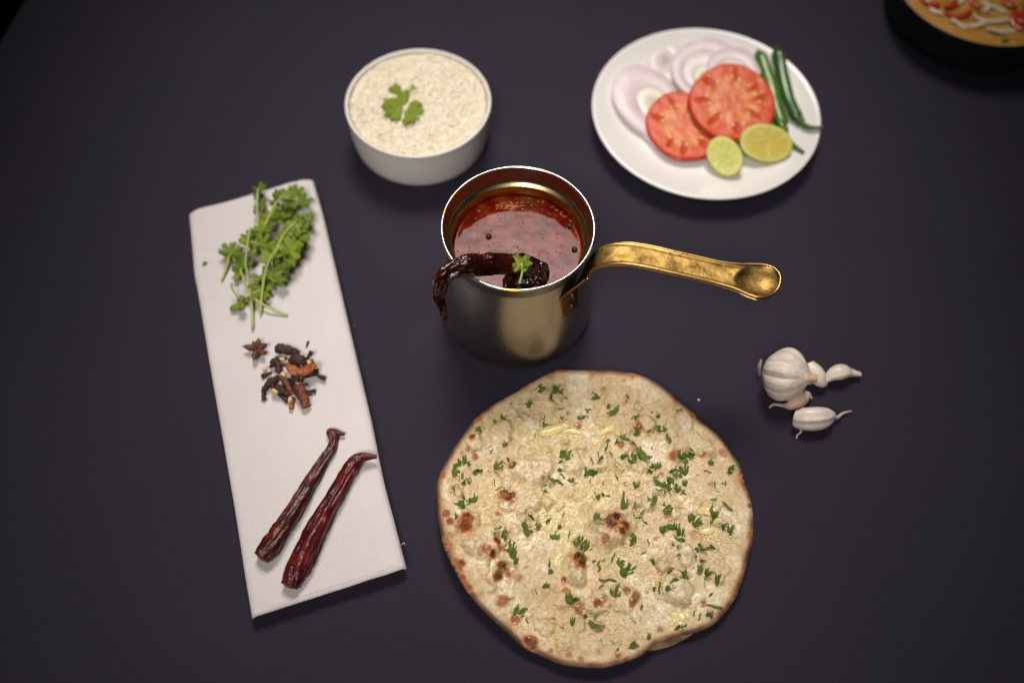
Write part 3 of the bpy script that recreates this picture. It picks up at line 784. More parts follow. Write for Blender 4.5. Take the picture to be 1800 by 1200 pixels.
    S = [(border[k], border[(k + 1) % len(border)], border[(k + 1) % len(border)] + m_, border[k] + m_) for k in range(len(border))]
    hd = MB().add(np.vstack([top, bot]), F + F2 + S).build('handle', MT['brass'], root)
    hd.data.materials.append(MT['brass_edge']); hd.data.materials.append(MT['brass_dark'])
    idx = np.zeros(len(hd.data.polygons), int)
    nf = len(F)
    for k in range(nf):
        i, j = divmod(k, nv - 1)
        if i < 32: idx[k] = 2
        elif j in (0, nv - 2): idx[k] = 1
    idx[nf:2 * nf] = 2; idx[2 * nf:] = 1
    hd.data.polygons.foreach_set('material_index', idx.astype(np.int32))
    # turned-up lip around the cup and worn side edges
    pts = np.array([top[i * nv] for i in range(30, n)] + [top[i * nv + nv - 1] for i in range(n - 1, 29, -1)])
    for _ in range(3): pts[1:-1] = (pts[:-2] + 2 * pts[1:-1] + pts[2:]) / 4
    rb_ = 0.0009 * np.clip(np.minimum(np.arange(len(pts)), np.arange(len(pts))[::-1]) / 25, 0.15, 1)
    v, f = tube(pts, rb_, 7); MB().add(v, f).build('edge_bead', MT['brass_edge'], hd)
    for zz, aa in ((0.0715, ang - 0.0), (0.0828, ang + 0.03)):
        c = wallp(zz, aa, 0.0024); nrm = np.array([math.cos(aa), math.sin(aa), 0.1])
        q = Vector(nrm).to_track_quat('X', 'Z').to_matrix()
        v, f = ellipsoid(c, (0.0016, 0.0028, 0.0028), 6, 14, rot=q)
        MB().add(v, f).build('rivet', MT['brass_dark'], hd)
    # curry
    r_oil = np.interp(OIL, [p[1] for p in inner[::-1]], [p[0] for p in inner[::-1]]) + 0.0003
    rr = np.concatenate([np.linspace(0.0005, r_oil - 0.003, 40), np.linspace(r_oil - 0.0028, r_oil, 8)])
    prof = [(r, OIL + 0.0009 * max(0, (r - (r_oil - 0.003)) / 0.003) ** 2) for r in rr]
    v, f = lathe(prof, 128)
    v[:, 2] += 0.00012 * fbm(v[:, 0] * 120, v[:, 1] * 120, 0, 3)
    v2, f2 = lathe([(0.0005, OIL - 0.03), (r_oil, OIL - 0.03), (r_oil, OIL + 0.0008)], 128)
    cr = thing('curry', 'red oily curry filling the steel pot', 'curry', (PC[0], PC[1], OIL - 0.03))
    loc = np.array([0, 0, OIL - 0.03])
    MB().add(v - loc, f).add(v2 - loc, f2).build('oil', MT['curry'], cr)
    mb = MB()
    for k in range(120):
        a = random.uniform(0, 6.283); r = (r_oil - 0.003) * math.sqrt(random.random())
        s = random.uniform(0.0003, 0.0009) * (1.4 if random.random() < 0.15 else 1)
        v, f = ellipsoid((r * math.cos(a), r * math.sin(a), OIL + 0.0001), (s * random.uniform(1, 1.8), s, 0.00028), 4, 6, rotm(0, 0, random.uniform(0, 6.28)))
        mb.add(v - loc, f)
    o = mb.build('chili_flakes', MT['flake'], cr); tag(o, kind='stuff')
    mb = MB()
    for k in range(120):
        q = random.gauss(0, 1)
        p = at(895 + random.gauss(0, 12), 362 + random.gauss(0, 4), OIL) - off - loc
        if random.random() < 0.35:
            t_ = random.uniform(-0.2, 1.6); rr_ = r_oil - random.uniform(0.0015, 0.004); p = np.array([rr_ * math.cos(t_), rr_ * math.sin(t_), 0.03])
        if np.hypot(p[0], p[1]) > r_oil - 0.001: continue
        s = random.uniform(0.0004, 0.0012)
        v, f = ellipsoid((p[0], p[1], 0.03 + s * 0.15), (s, s, s * 0.6), 5, 8); mb.add(v, f)
    o = mb.build('foam_bubbles', MT['foam'], cr); tag(o, kind='stuff')
    for lab, px, py in (('black peppercorn floating at the left of the curry', 859, 415), ('black peppercorn at the far right wall of the pot', 1002, 397), ('black peppercorn at the right edge of the curry near the handle', 1010, 438)):
        c = at(px, py, OIL + 0.0008)
        v, f = ellipsoid((0, 0, 0), (0.0022, 0.0021, 0.0020), 8, 12)
        v = v * (1 + 0.06 * fbm(v[:, 0] * 2500, v[:, 1] * 2500, v[:, 2] * 2500, 2))[:, None]
        o = MB().add(v, f).build('peppercorn', MT['pepper']); o.location = c
        tag(o, lab, 'peppercorn', 'peppercorns in the curry')
pot()

# ------------------------------------------------------------------ dried chilies
def dried_chili(label, pts, rad, mat, seed, ring_end=True, wr=0.20, lobes=6, n=150, base_z=None, squash=0.85):
    P = catmull(A(*pts), n)
    rad = np.interp(np.linspace(0, 1, n), np.linspace(0, 1, len(rad)), rad)
    rad = np.convolve(np.pad(rad, 4, 'edge'), np.ones(9) / 9, 'valid')
    root = thing('dried_chili', label, 'chili', tuple(P[0] * [1, 1, 0] + np.array([0, 0, base_z if base_z is not None else NAPZ])))
    o = np.array(root.location)
    L = np.linalg.norm(np.diff(P, axis=0), axis=1).sum()
    def mod(u, th):
        s = u * L * 100
        tw = th + 0.5 * math.sin(u * 4 + seed)
        folds = vnoise(np.cos(tw) * lobes * 0.55 + seed, np.sin(tw) * lobes * 0.55, s * 0.45)
        fine = vnoise(np.cos(tw) * lobes * 1.4, np.sin(tw) * lobes * 1.4 + seed, s * 1.3)
        cross = vnoise(np.cos(th) * 1.2 + 7, np.sin(th) * 1.2, s * 2.6 + seed)
        return 1 + wr * (1 - 2 * np.abs(folds)) * 0.8 - wr * 0.35 + wr * 0.35 * fine + wr * 0.35 * cross
    v, f = tube(P - o, np.stack([rad, rad * squash], 1), 44, mod=mod)
    MB().add(v, f).build('pod', MT[mat], root)
    if ring_end:
        T = P[0] - P[4]; T /= np.linalg.norm(T)
        v, f = tube(np.array([P[0] - o - T * 0.001, P[0] - o + T * 0.0006, P[0] - o + T * 0.0012]), [rad[0] * 0.62, rad[0] * 0.5, rad[0] * 0.15], 16, mod=lambda u, t_: 1 + 0.15 * np.sin(4 * t_))
        MB().add(v, f).build('stalk_scar', MT['pith'], root)
    return root
k_ = 0.000406
zt = NAPZ
dried_chili('darker thin dried chili with a hooked tip on the napkin', [(459, 980, zt + 0.0067), (478, 955, zt + 0.0067), (495, 928, zt + 0.0062), (522, 888, zt + 0.0057), (545, 848, zt + 0.0052), (565, 814, zt + 0.0042), (582, 788, zt + 0.0042), (586, 768, zt + 0.0042), (582, 759, zt + 0.0042), (606, 763, zt + 0.0032)],
            [0.0064, 0.0070, 0.0065, 0.0062, 0.0058, 0.0050, 0.0042, 0.0036, 0.0030, 0.0036, 0.0030, 0.0011], 'chili_dark', 1.7)
dried_chili('plumper glossy crimson dried chili nearer the napkin edge', [(509, 1030, zt + 0.0062), (522, 1000, zt + 0.0067), (545, 952, zt + 0.0067), (568, 905, zt + 0.0067), (592, 865, zt + 0.0062), (610, 832, zt + 0.0057), (624, 812, zt + 0.0062), (638, 803, zt + 0.0072), (662, 802, zt + 0.0072)],
            [0.0060, 0.0076, 0.0079, 0.0075, 0.0066, 0.0060, 0.0056, 0.0052, 0.0046, 0.0032, 0.0014], 'chili_red', 6.1)
dried_chili('dark oily chili draped over the rim of the steel pot', [(784, 563, 0.0873), (776, 540, 0.0973), (772, 512, 0.1083), (778, 490, 0.1198), (796, 474, 0.1238), (825, 467, 0.1228), (867, 464, 0.1163), (905, 466, 0.1083), (932, 472, 0.1018), (941, 482, 0.0973), (930, 491, 0.0948), (905, 495, 0.0933), (888, 493, 0.0918)],
            [0.0014, 0.0034, 0.0048, 0.0058, 0.0064, 0.0070, 0.0074, 0.0078, 0.0086, 0.0092, 0.0086, 0.0076, 0.0056], 'chili_wet', 3.3, ring_end=False, base_z=0.084, wr=0.34, lobes=5, squash=0.95)
def pot_garnish():
    root = thing('coriander_garnish', 'small coriander tuft with a stalk resting on the oily chili', 'herb', at(915, 458, 0.1158))
    for (x, y, s, hd) in ((911, 456, 17, 35), (921, 455, 16, -40), (926, 463, 14, -90), (908, 464, 13, 95)):
        place_leaf(root, at(x, y, 0.1172), s * 0.00055, hd, random.uniform(-0.2, 0.2), random.uniform(-0.3, 0.3))
    stem(root, A((917, 462, 0.1172), (918, 478, 0.1148), (913, 498, 0.1115)), 0.0009, 0.0008)
pot_garnish()

# ------------------------------------------------------------------ whole spices on the napkin
S = 0.00043
def spice_tube(name, label, pts, rad, mat, wr=0.12, seed=0, hollow=False, z=NAPZ, cat='spice'):
    P = catmull(A(*[(x, y, z + h) for x, y, h in pts]), 26)
    rad = np.interp(np.linspace(0, 1, 26), np.linspace(0, 1, len(rad)), rad)
    c = P.mean(0)
    v, f = tube(P - c, rad, 14, mod=lambda u, t_: 1.10 + wr * 0.8 * vnoise(np.cos(t_) * 1.6 + seed, np.sin(t_) * 1.6, u * 5) + wr * 1.2 * vnoise(np.cos(t_) * 4, np.sin(t_) * 4 + seed, u * 12))
    o = MB().add(v, f).build(name, MT[mat]); o.location = c
    return tag(o, label, cat, 'whole spices in a small heap')
def star_anise():
    p = at(453, 615, NAPZ + 0.003)
    root = thing('star_anise', 'brown star anise lying left of the spice heap', 'spice', tuple(p), group='whole spices in a small heap')
    for k, (a, L) in enumerate(((88, 12.5), (175, 20), (262, 16), (20, 15), (325, 15), (130, 11))):
        L = L * S * 1.38; a = math.radians(a)
        n = 14; t_ = np.linspace(0, 1, n)
        path = np.stack([t_ * L * math.cos(a), t_ * L * math.sin(a) * 1.25, 0.001 + 0.0016 * np.sin(t_ * 2.2) + 0.0012 * t_ ** 3], 1)
        rad = np.stack([0.0004 + 0.0021 * np.sin(np.clip(t_ * 1.1, 0, 1) * np.pi) ** 0.8, 0.0005 + 0.0024 * np.sin(np.clip(t_ * 1.1, 0, 1) * np.pi) ** 0.7], 1)
        v, f = tube(path, rad, 12, mod=lambda u, th: 1 - 0.55 * np.exp(-((th - np.pi / 2) / 0.5) ** 2) + 0.1 * vnoise(np.cos(th) * 2, np.sin(th) * 2, u * 6 + k))
        pod = MB().add(v, f).build('pod', MT['anise'], root)
        if k in (0, 3, 4):
            v, f = ellipsoid(path[7] + [0, 0, 0.0018], (0.0012, 0.0008, 0.0008), 5, 8, rotm(0, 0, a)); MB().add(v, f).build('seed', MT['bark_red'], pod)
    v, f = ellipsoid((0, 0, 0.001), (0.0014, 0.0014, 0.0018), 5, 8); MB().add(v, f).build('core', MT['anise'], root)
star_anise()
def clove(label, a, b, h0, h1, sc=1.0):
    """a = foot pixel, b = bud pixel"""
    p0, p1 = at(a[0], a[1], NAPZ + h0), at(b[0], b[1], NAPZ + h1)
    root = thing('clove', label, 'spice', tuple(p0), group='whole spices in a small heap')
    d = p1 - p0
    path = np.array([d * t_ for t_ in np.linspace(0, 1, 12)])
    v, f = tube(path, sc * np.array([0.0008, 0.0011, 0.0013, 0.0013, 0.0014, 0.0014, 0.0015, 0.0016, 0.0018, 0.0021, 0.0021, 0.0016]), 10, mod=lambda u, th: 1 + 0.12 * vnoise(np.cos(th) * 3, np.sin(th) * 3, u * 8))
    MB().add(v, f).build('stalk', MT['clove'], root)
    dn = d / np.linalg.norm(d)
    q = Vector(dn).to_track_quat('Z', 'Y').to_matrix()
    for k in range(4):
        w = np.array(q @ Vector((math.cos(k * 1.571), math.sin(k * 1.571), 0)))
        v, f = tube([d - dn * 0.0006, d + dn * 0.0006 + w * 0.0016 * sc, d + dn * 0.0018 * sc + w * 0.0028 * sc], [0.0009 * sc, 0.0008 * sc, 0.0002], 6)
        MB().add(v, f).build('sepal', MT['clove'], root)
    v, f = ellipsoid(d + dn * 0.0010, (0.0016 * sc,) * 3, 6, 8); MB().add(v, f).build('bud', MT['clove_head'], root)
clove('tiny clove splinter alone above the spice heap', (538, 610), (541, 602), 0.001, 0.0012, 0.45)
clove('clove standing up at the top right of the spice heap', (538, 634), (546, 621), 0.003, 0.006, 0.9)
clove('black clove pointing right out of the spice heap', (548, 655), (568, 664), 0.004, 0.003, 0.95)
clove('clove with a reddish head low on the right of the heap', (538, 688), (551, 687), 0.002, 0.002, 0.8)
clove('black clove at the far left of the heap below a pale crumb', (478, 655), (464, 660), 0.003, 0.002, 0.95)
clove('black clove pointing down at the lower left of the heap', (461, 684), (464, 700), 0.003, 0.0015, 0.9)
clove('black clove buried in the centre of the heap', (500, 668), (518, 666), 0.004, 0.006, 1.0)
clove('black clove at the bottom of the heap below the pale seed', (488, 692), (504, 703), 0.003, 0.002, 0.95)
clove('short clove wedged under the middle of the orange mace', (512, 660), (526, 668), 0.003, 0.004, 0.9)
clove('clove lying flat between the two reddish cinnamon pieces', (516, 676), (522, 690), 0.003, 0.003, 0.9)
clove('clove poking out left above the curved cinnamon sliver', (486, 662), (474, 668), 0.004, 0.004, 0.85)
clove('brown clove leaning on the upper left of the heap', (474, 646), (486, 632), 0.003, 0.005, 1.0)
spice_tube('cinnamon_piece', 'dark rolled cinnamon piece at the top of the heap', [(487, 611, .0035), (498, 613, .004), (510, 616, .004), (527, 620, .003)], [0.0034, 0.0038, 0.0034, 0.0036, 0.0030, 0.0012], 'bark', 0.25, 1, cat='spice')
spice_tube('cinnamon_piece', 'reddish cinnamon piece pointing down at the bottom right of the heap', [(524, 677, .008), (530, 690, .006), (535, 703, .0045), (538, 715, .0035)], [0.0034, 0.0042, 0.0040, 0.0036, 0.0030], 'bark_red', 0.2, 2)
spice_tube('cinnamon_piece', 'curved dark cinnamon sliver along the lower left of the heap', [(463, 685, .003), (470, 676, .004), (480, 669, .005), (490, 665, .006)], [0.0016, 0.0024, 0.0026, 0.0022], 'bark', 0.3, 3)
spice_tube('cinnamon_piece', 'slanting brown cinnamon sliver across the heap centre', [(492, 662, .009), (502, 672, .009), (510, 684, .007), (514, 694, .005)], [0.0014, 0.0020, 0.0020, 0.0016], 'bark_red', 0.25, 4)
spice_tube('mace_stalk', 'short orange brown stalk at the bottom of the heap', [(512, 703, .003), (513, 711, .0025), (511, 719, .002)], [0.0018, 0.0012, 0.0016], 'mace', 0.2, 5)
spice_tube('cardamom_pod', 'wrinkled dark brown pod in the upper middle of the heap', [(508, 636, .007), (518, 632, .008), (530, 634, .008), (538, 640, .006)], [0.0022, 0.0036, 0.0038, 0.0022], 'bark', 0.3, 6)
spice_tube('cardamom_pod', 'dark pod under the left side of the orange mace', [(476, 640, .004), (484, 636, .005), (490, 645, .005), (488, 655, .004)], [0.0018, 0.0028, 0.0028, 0.0018], 'bark', 0.3, 7)
spice_tube('cardamom_pod', 'blackish pod under the right side of the orange mace', [(530, 662, .004), (540, 656, .005), (552, 652, .005), (560, 653, .004)], [0.0020, 0.0034, 0.0034, 0.0018], 'clove', 0.3, 8)
spice_tube('cardamom_pod', 'brown pod lying in the lower middle of the heap', [(478, 680, .004), (490, 684, .005), (500, 688, .004), (508, 694, .003)], [0.0020, 0.0032, 0.0030, 0.0018], 'bark', 0.3, 9)
for k, (lab, x, y, h, r_) in enumerate((('pale seed at the top left corner of the orange mace', 495, 632, .007, 0.0024), ('pale seed under the left end of the orange mace', 498, 659, .009, 0.0030), ('pale teardrop seed on the lower left of the heap', 484, 687, .0085, 0.0029), ('pale crumb at the left edge of the heap', 466, 648, .006, 0.0021), ('pale chip at the bottom of the heap beside the stalk', 510, 703, .0065, 0.0022), ('pale chip at the right end of the orange mace', 543, 637, .009, 0.0022))):
    v, f = ellipsoid((0, 0, 0), (r_ * 1.25, r_ * 0.85, r_ * 0.75), 7, 10)
    v *= (1 + 0.18 * fbm(v[:, 0] * 700 + k, v[:, 1] * 700, v[:, 2] * 700, 2))[:, None]
    o = MB().add(v, f).build('pale_seed', MT['pale_seed']); o.location = at(x, y, NAPZ + h - 0.003); o.rotation_euler = (0.2, 0.3, k * 1.1 + 0.5)
    tag(o, lab, 'spice', 'whole spices in a small heap')
def mace():
    root = thing('mace', 'curved orange mace lying across the top of the heap', 'spice', tuple(at(527, 650, NAPZ + 0.006)), group='whole spices in a small heap')
    o = np.array(root.location)
    P = catmull(A((503, 637, NAPZ + .0115), (511, 648, NAPZ + .0095), (524, 653, NAPZ + .0090), (538, 651, NAPZ + .0095), (550, 643, NAPZ + .0115), (556, 640, NAPZ + .0115)), 30) - o
    t_ = np.linspace(0, 1, 30)
    v, f = tube(P, np.stack([0.0012 + 0.0024 * np.sin(t_ * np.pi) ** 0.8, np.full(30, 0.0009)], 1), 14, mod=lambda u, th: 1 + 0.5 * vnoise(np.cos(th) * 2, np.sin(th) * 2, u * 7))
    MB().add(v, f).build('blade', MT['mace'], root)
    Q = catmull(A((536, 650, NAPZ + .010), (545, 646, NAPZ + .0105), (557, 647, NAPZ + .010)), 14) - o
    v, f = tube(Q, np.stack([np.linspace(0.0020, 0.0006, 14), np.full(14, 0.0006)], 1), 10); MB().add(v, f).build('fringe', MT['pale_seed'], root)
mace()

# ------------------------------------------------------------------ garlic
def garlic():
    c = at(1379, 658, 0.0200)
    root = thing('garlic_bulb', 'whole pale garlic bulb lying on its side on the dark table', 'garlic', tuple(c))
    R = 0.0194
    q = Vector((0.78, -0.42, 0.42)).normalized().to_track_quat('Z', 'Y')
    root.rotation_mode = 'QUATERNION'; root.rotation_quaternion = q
    th = np.linspace(0, 2 * np.pi, 120, endpoint=False)
    prof = smooth_profile([(0.004, -0.78), (0.25, -0.80), (0.55, -0.72), (0.86, -0.42), (1.0, 0.0), (0.93, 0.38), (0.70, 0.68), (0.42, 0.86), (0.24, 0.96), (0.17, 1.08)], 54)
    V = []
    for i, (r, z) in enumerate(prof):
        w = math.sin(min(1, max(0, (z + 0.8) / 1.75)) * math.pi) ** 0.6
        lob = 1 + w * (0.15 * np.abs(np.cos(4.5 * th + 0.4)) ** 0.7 - 0.10 + 0.05 * np.sin(2 * th + 1) + 0.012 * vnoise(np.cos(th) * 9, np.sin(th) * 9, z * 0.8)) + 0.025 * vnoise(np.cos(th) * 2.5, np.sin(th) * 2.5, z * 2) + 0.010 * vnoise(np.cos(th) * 14, np.sin(th) * 14, z * 1.2)
        V.append(np.stack([R * r * lob * np.cos(th), R * r * lob * np.sin(th), np.full(120, R * z)], 1))
    MB().add(np.vstack(V), grid_faces(54, 120, True)).build('skin', MT['garlic'], root)
    n = 14; t_ = np.linspace(0, 1, n)
    path = np.stack([R * 0.10 * t_ ** 2, R * 0.06 * np.sin(t_ * 3), R * (0.95 + 0.34 * t_)], 1)
    v, f = tube(path, R * np.linspace(0.22, 0.15, n), 14, mod=lambda u, a: 1 + 0.2 * np.sin(5 * a + u * 2))
    MB().add(v, f).build('neck', MT['garlic_dry'], root)
    v, f = lathe([(0.0005, -R * 0.86), (R * 0.16, -R * 0.85), (R * 0.22, -R * 0.78), (R * 0.20, -R * 0.72)], 24); MB().add(v, f).build('root_plate', MT['garlic_dry'], root)
    def clove_piece(label, pts, rad, mat, tails=(), squash=0.85, seed=0, ridge=0):
        P = catmull(A(*pts), 40)
        rad = catmull(np.array([[r_] for r_ in rad]), 40)[:, 0].clip(0.0005)
        rt = thing('garlic_clove', label, 'garlic', tuple(P.mean(0) * [1, 1, 0]), group='loose garlic cloves')
        o = np.array(rt.location)
        v, f = tube(P - o, np.stack([rad, rad * squash], 1), 30, mod=lambda u, t_: 1 + 0.06 * np.cos(3 * t_ + seed) - (0.10 + ridge) * np.exp(-((t_ - 5.05) / 0.22) ** 2) * math.sin(u * 3.14) - (0.08 + ridge) * np.exp(-((t_ - 5.85) / 0.22) ** 2) * math.sin(u * 3.14) + 0.07 * np.cos(2 * t_ + seed) + 0.03 * vnoise(np.cos(t_) * 5, np.sin(t_) * 5, u * 3 + seed))
        MB().add(v, f).build('body', MT[mat], rt)
        for tp, r0, r1 in tails:
            Q = catmull(A(*tp), 18) - o
            v, f = tube(Q, np.stack([np.linspace(r0, r1, 18), np.linspace(r0, r1, 18) * 0.6], 1), 8); MB().add(v, f).build('tail', MT['garlic_tail'], rt)
    clove_piece('slim garlic clove tucked behind the right side of the bulb', [(1423, 638, .011), (1430, 650, .010), (1438, 663, .009), (1446, 672, .007), (1453, 676, .005)], [0.0035, 0.0062, 0.0066, 0.0042, 0.0012], 'garlic_pale', seed=1)
    clove_piece('garlic clove farthest right, with a long curved tail', [(1450, 671, .005), (1460, 661, .007), (1473, 655, .008), (1485, 653, .0075), (1496, 655, .0055), (1513, 658, .004)], [0.0014, 0.0046, 0.0066, 0.0058, 0.0036, 0.0020], 'garlic_pale', seed=2)
    clove_piece('small pinkish garlic clove in front of the bulb', [(1378, 713, .0035), (1388, 712, .005), (1400, 706, .006), (1411, 699, .006), (1420, 692, .005)], [0.0018, 0.0040, 0.0060, 0.0058, 0.0032], 'garlic_pink', [([(1380, 713, .0035), (1368, 711, .002), (1358, 711, .002), (1352, 717, .0012)], 0.0015, 0.0007), ([(1419, 693, .005), (1424, 695, .004), (1427, 700, .003)], 0.0012, 0.0008)], seed=3)
    clove_piece('largest loose garlic clove, ridged, with two wispy tails', [(1397, 733, .008), (1405, 735, .0090), (1420, 735, .0102), (1440, 734, .0105), (1455, 731, .0095), (1465, 728, .0075)], [0.0062, 0.0080, 0.0092, 0.0090, 0.0070, 0.0026], 'garlic_pale',
                [([(1403, 745, .006), (1407, 752, .004), (1408, 759, .003), (1402, 764, .002), (1400, 771, .0012)], 0.0014, 0.0006), ([(1463, 728, .0075), (1472, 733, .005), (1482, 726, .003), (1497, 722, .002)], 0.0020, 0.0005)], seed=4, ridge=0.10)
    # papery flake behind the bulb
    P = A((1338, 632, .014), (1334, 645, .010), (1335, 660, .006)); cc = P.mean(0) * [1, 1, 0]
    v, f = tube(catmull(P, 16) - cc, np.stack([0.0012 + 0.0022 * np.sin(np.linspace(0.1, 3.0, 16)), np.full(16, 0.0003)], 1), 10, up=(1, 0.2, 0))
    o = MB().add(v, f).build('garlic_skin_flake', MT['garlic_tail']); o.location = cc
    tag(o, 'grey papery garlic skin flake against the left of the bulb', 'garlic skin')
garlic()

# ------------------------------------------------------------------ dark dish at the corner
def corner_pan():
    cx, cy, h = 0.4560, 0.7985, 0.040
    root = thing('serving_pan', 'black round pan cut off by the top right corner', 'pan', (cx, cy, 0))
    prof = [(0.060, 0.001), (0.079, 0.0012), (0.0845, 0.004), (0.0868, 0.012), (0.0876, 0.030), (0.0880, 0.0392), (0.0874, 0.0402), (0.0866, 0.0396), (0.0860, 0.034), (0.084, 0.012), (0.060, 0.006)]
    v, f = lathe(smooth_profile(prof, 50), 120); MB().add(v, f).build('wall', MT['pan'], root)
    v, f = lathe([(0.0005, 0.0010), (0.0605, 0.0010)], 60); MB().add(v, f).build('base', MT['pan'], root)
    cr = thing('yellow_curry', 'yellow gravy with red and white strips in the black pan', 'curry', (cx, cy, 0.02))
    rr = np.linspace(0.0005, 0.0862, 30)
    v, f = lathe([(r, 0.0172 + 0.0010 * (1 - (r / 0.086) ** 2)) for r in rr], 100)
    v[:, 2] += 0.0012 * fbm(v[:, 0] * 60, v[:, 1] * 60, 0, 3)
    sk, fk = lathe([(0.0838, 0.004), (0.0862, 0.0170)], 100)
    MB().add(v, f).add(sk, fk).build('gravy', MT['gravy'], cr)
    off = np.array([cx, cy, 0.02])
    def strip(name, pts, w, mat, th=0.0016, z=0.0395):
        P = catmull(A(*[(x, y, z) for x, y in pts]), 24) - off
        P[:, 2] += 0.0006 * np.sin(np.linspace(0, 5, 24) + pts[0][0])
        v, f = tube(P, np.stack([np.full(24, w) * np.sin(np.linspace(0.5, 2.7, 24)) ** 0.4, np.full(24, th)], 1), 10)
        MB().add(v, f).build(name, MT[mat], cr)
    for pts, w in (([(1618, -4), (1632, 6), (1650, 10)], 0.0024), ([(1622, 2), (1640, 12), (1652, 8)], 0.0024), ([(1660, 14), (1672, 12), (1682, 6), (1684, -4)], 0.0030), ([(1662, 24), (1678, 30), (1696, 27), (1706, 20)], 0.0032), ([(1706, -2), (1712, 8), (1722, 14)], 0.0036), ([(1764, 0), (1776, 10), (1788, 14)], 0.0040), ([(1786, 24), (1784, 40), (1798, 52)], 0.0050), ([(1800, 20), (1792, 34), (1810, 44)], 0.0040), ([(1640, -20), (1665, -14), (1690, -22)], 0.003), ([(1720, -30), (1750, -20), (1780, -28)], 0.003)):
        strip('red_strip', pts, w, 'red_strip')
    for pts, w in (([(1630, 0), (1640, 18), (1655, 26)], 0.0028), ([(1684, 8), (1692, 0), (1696, -8)], 0.0032), ([(1712, 28), (1728, 36), (1750, 38), (1775, 36)], 0.0030), ([(1700, 45), (1715, 46), (1730, 42)], 0.0032), ([(1735, 52), (1760, 56), (1785, 54)], 0.0028), ([(1742, 12), (1756, 16), (1768, 22)], 0.0034), ([(1672, 36), (1684, 42), (1700, 50)], 0.0030), ([(1726, 2), (1736, 10), (1732, 22)], 0.0030), ([(1650, -6), (1668, -4), (1674, 2)], 0.0028), ([(1690, -22), (1705, -14), (1725, -18)], 0.003)):
        strip('white_strip', pts, w, 'white_strip', z=0.0388)
    pr_ = random.Random(21)
    for k in range(30):                                  # the rest of the dish, beyond the frame
        r_, t_ = 0.070 * math.sqrt(pr_.random()), pr_.uniform(0, 6.283)
        x0, y0 = r_ * math.cos(t_), r_ * math.sin(t_)
        if y0 < 0.012 and x0 < 0.045: continue
        h_ = pr_.uniform(0, 3.14); L_ = pr_.uniform(0.008, 0.014); bw = pr_.uniform(-0.006, 0.006)
        P = catmull(np.array([(x0 - L_ * math.cos(h_), y0 - L_ * math.sin(h_), 0.0192), (x0 - bw * math.sin(h_), y0 + bw * math.cos(h_), 0.0196), (x0 + L_ * math.cos(h_), y0 + L_ * math.sin(h_), 0.0192)]), 20)
        v, f = tube(P, np.stack([0.003 * np.sin(np.linspace(0.5, 2.7, 20)) ** 0.4, np.full(20, 0.0016)], 1), 10)
        nm = 'red_strip' if k % 2 else 'white_strip'
        MB().add(v, f).build(nm, MT[nm], cr)
    for x, y, s in ((1768, 67, 9), (1722, 22, 6), (1800, 8, 7)):
        o = place_leaf(cr, at(x, y, 0.0400), s * 0.0006, random.uniform(0, 360)); o.name = 'herb_bit'
corner_pan()

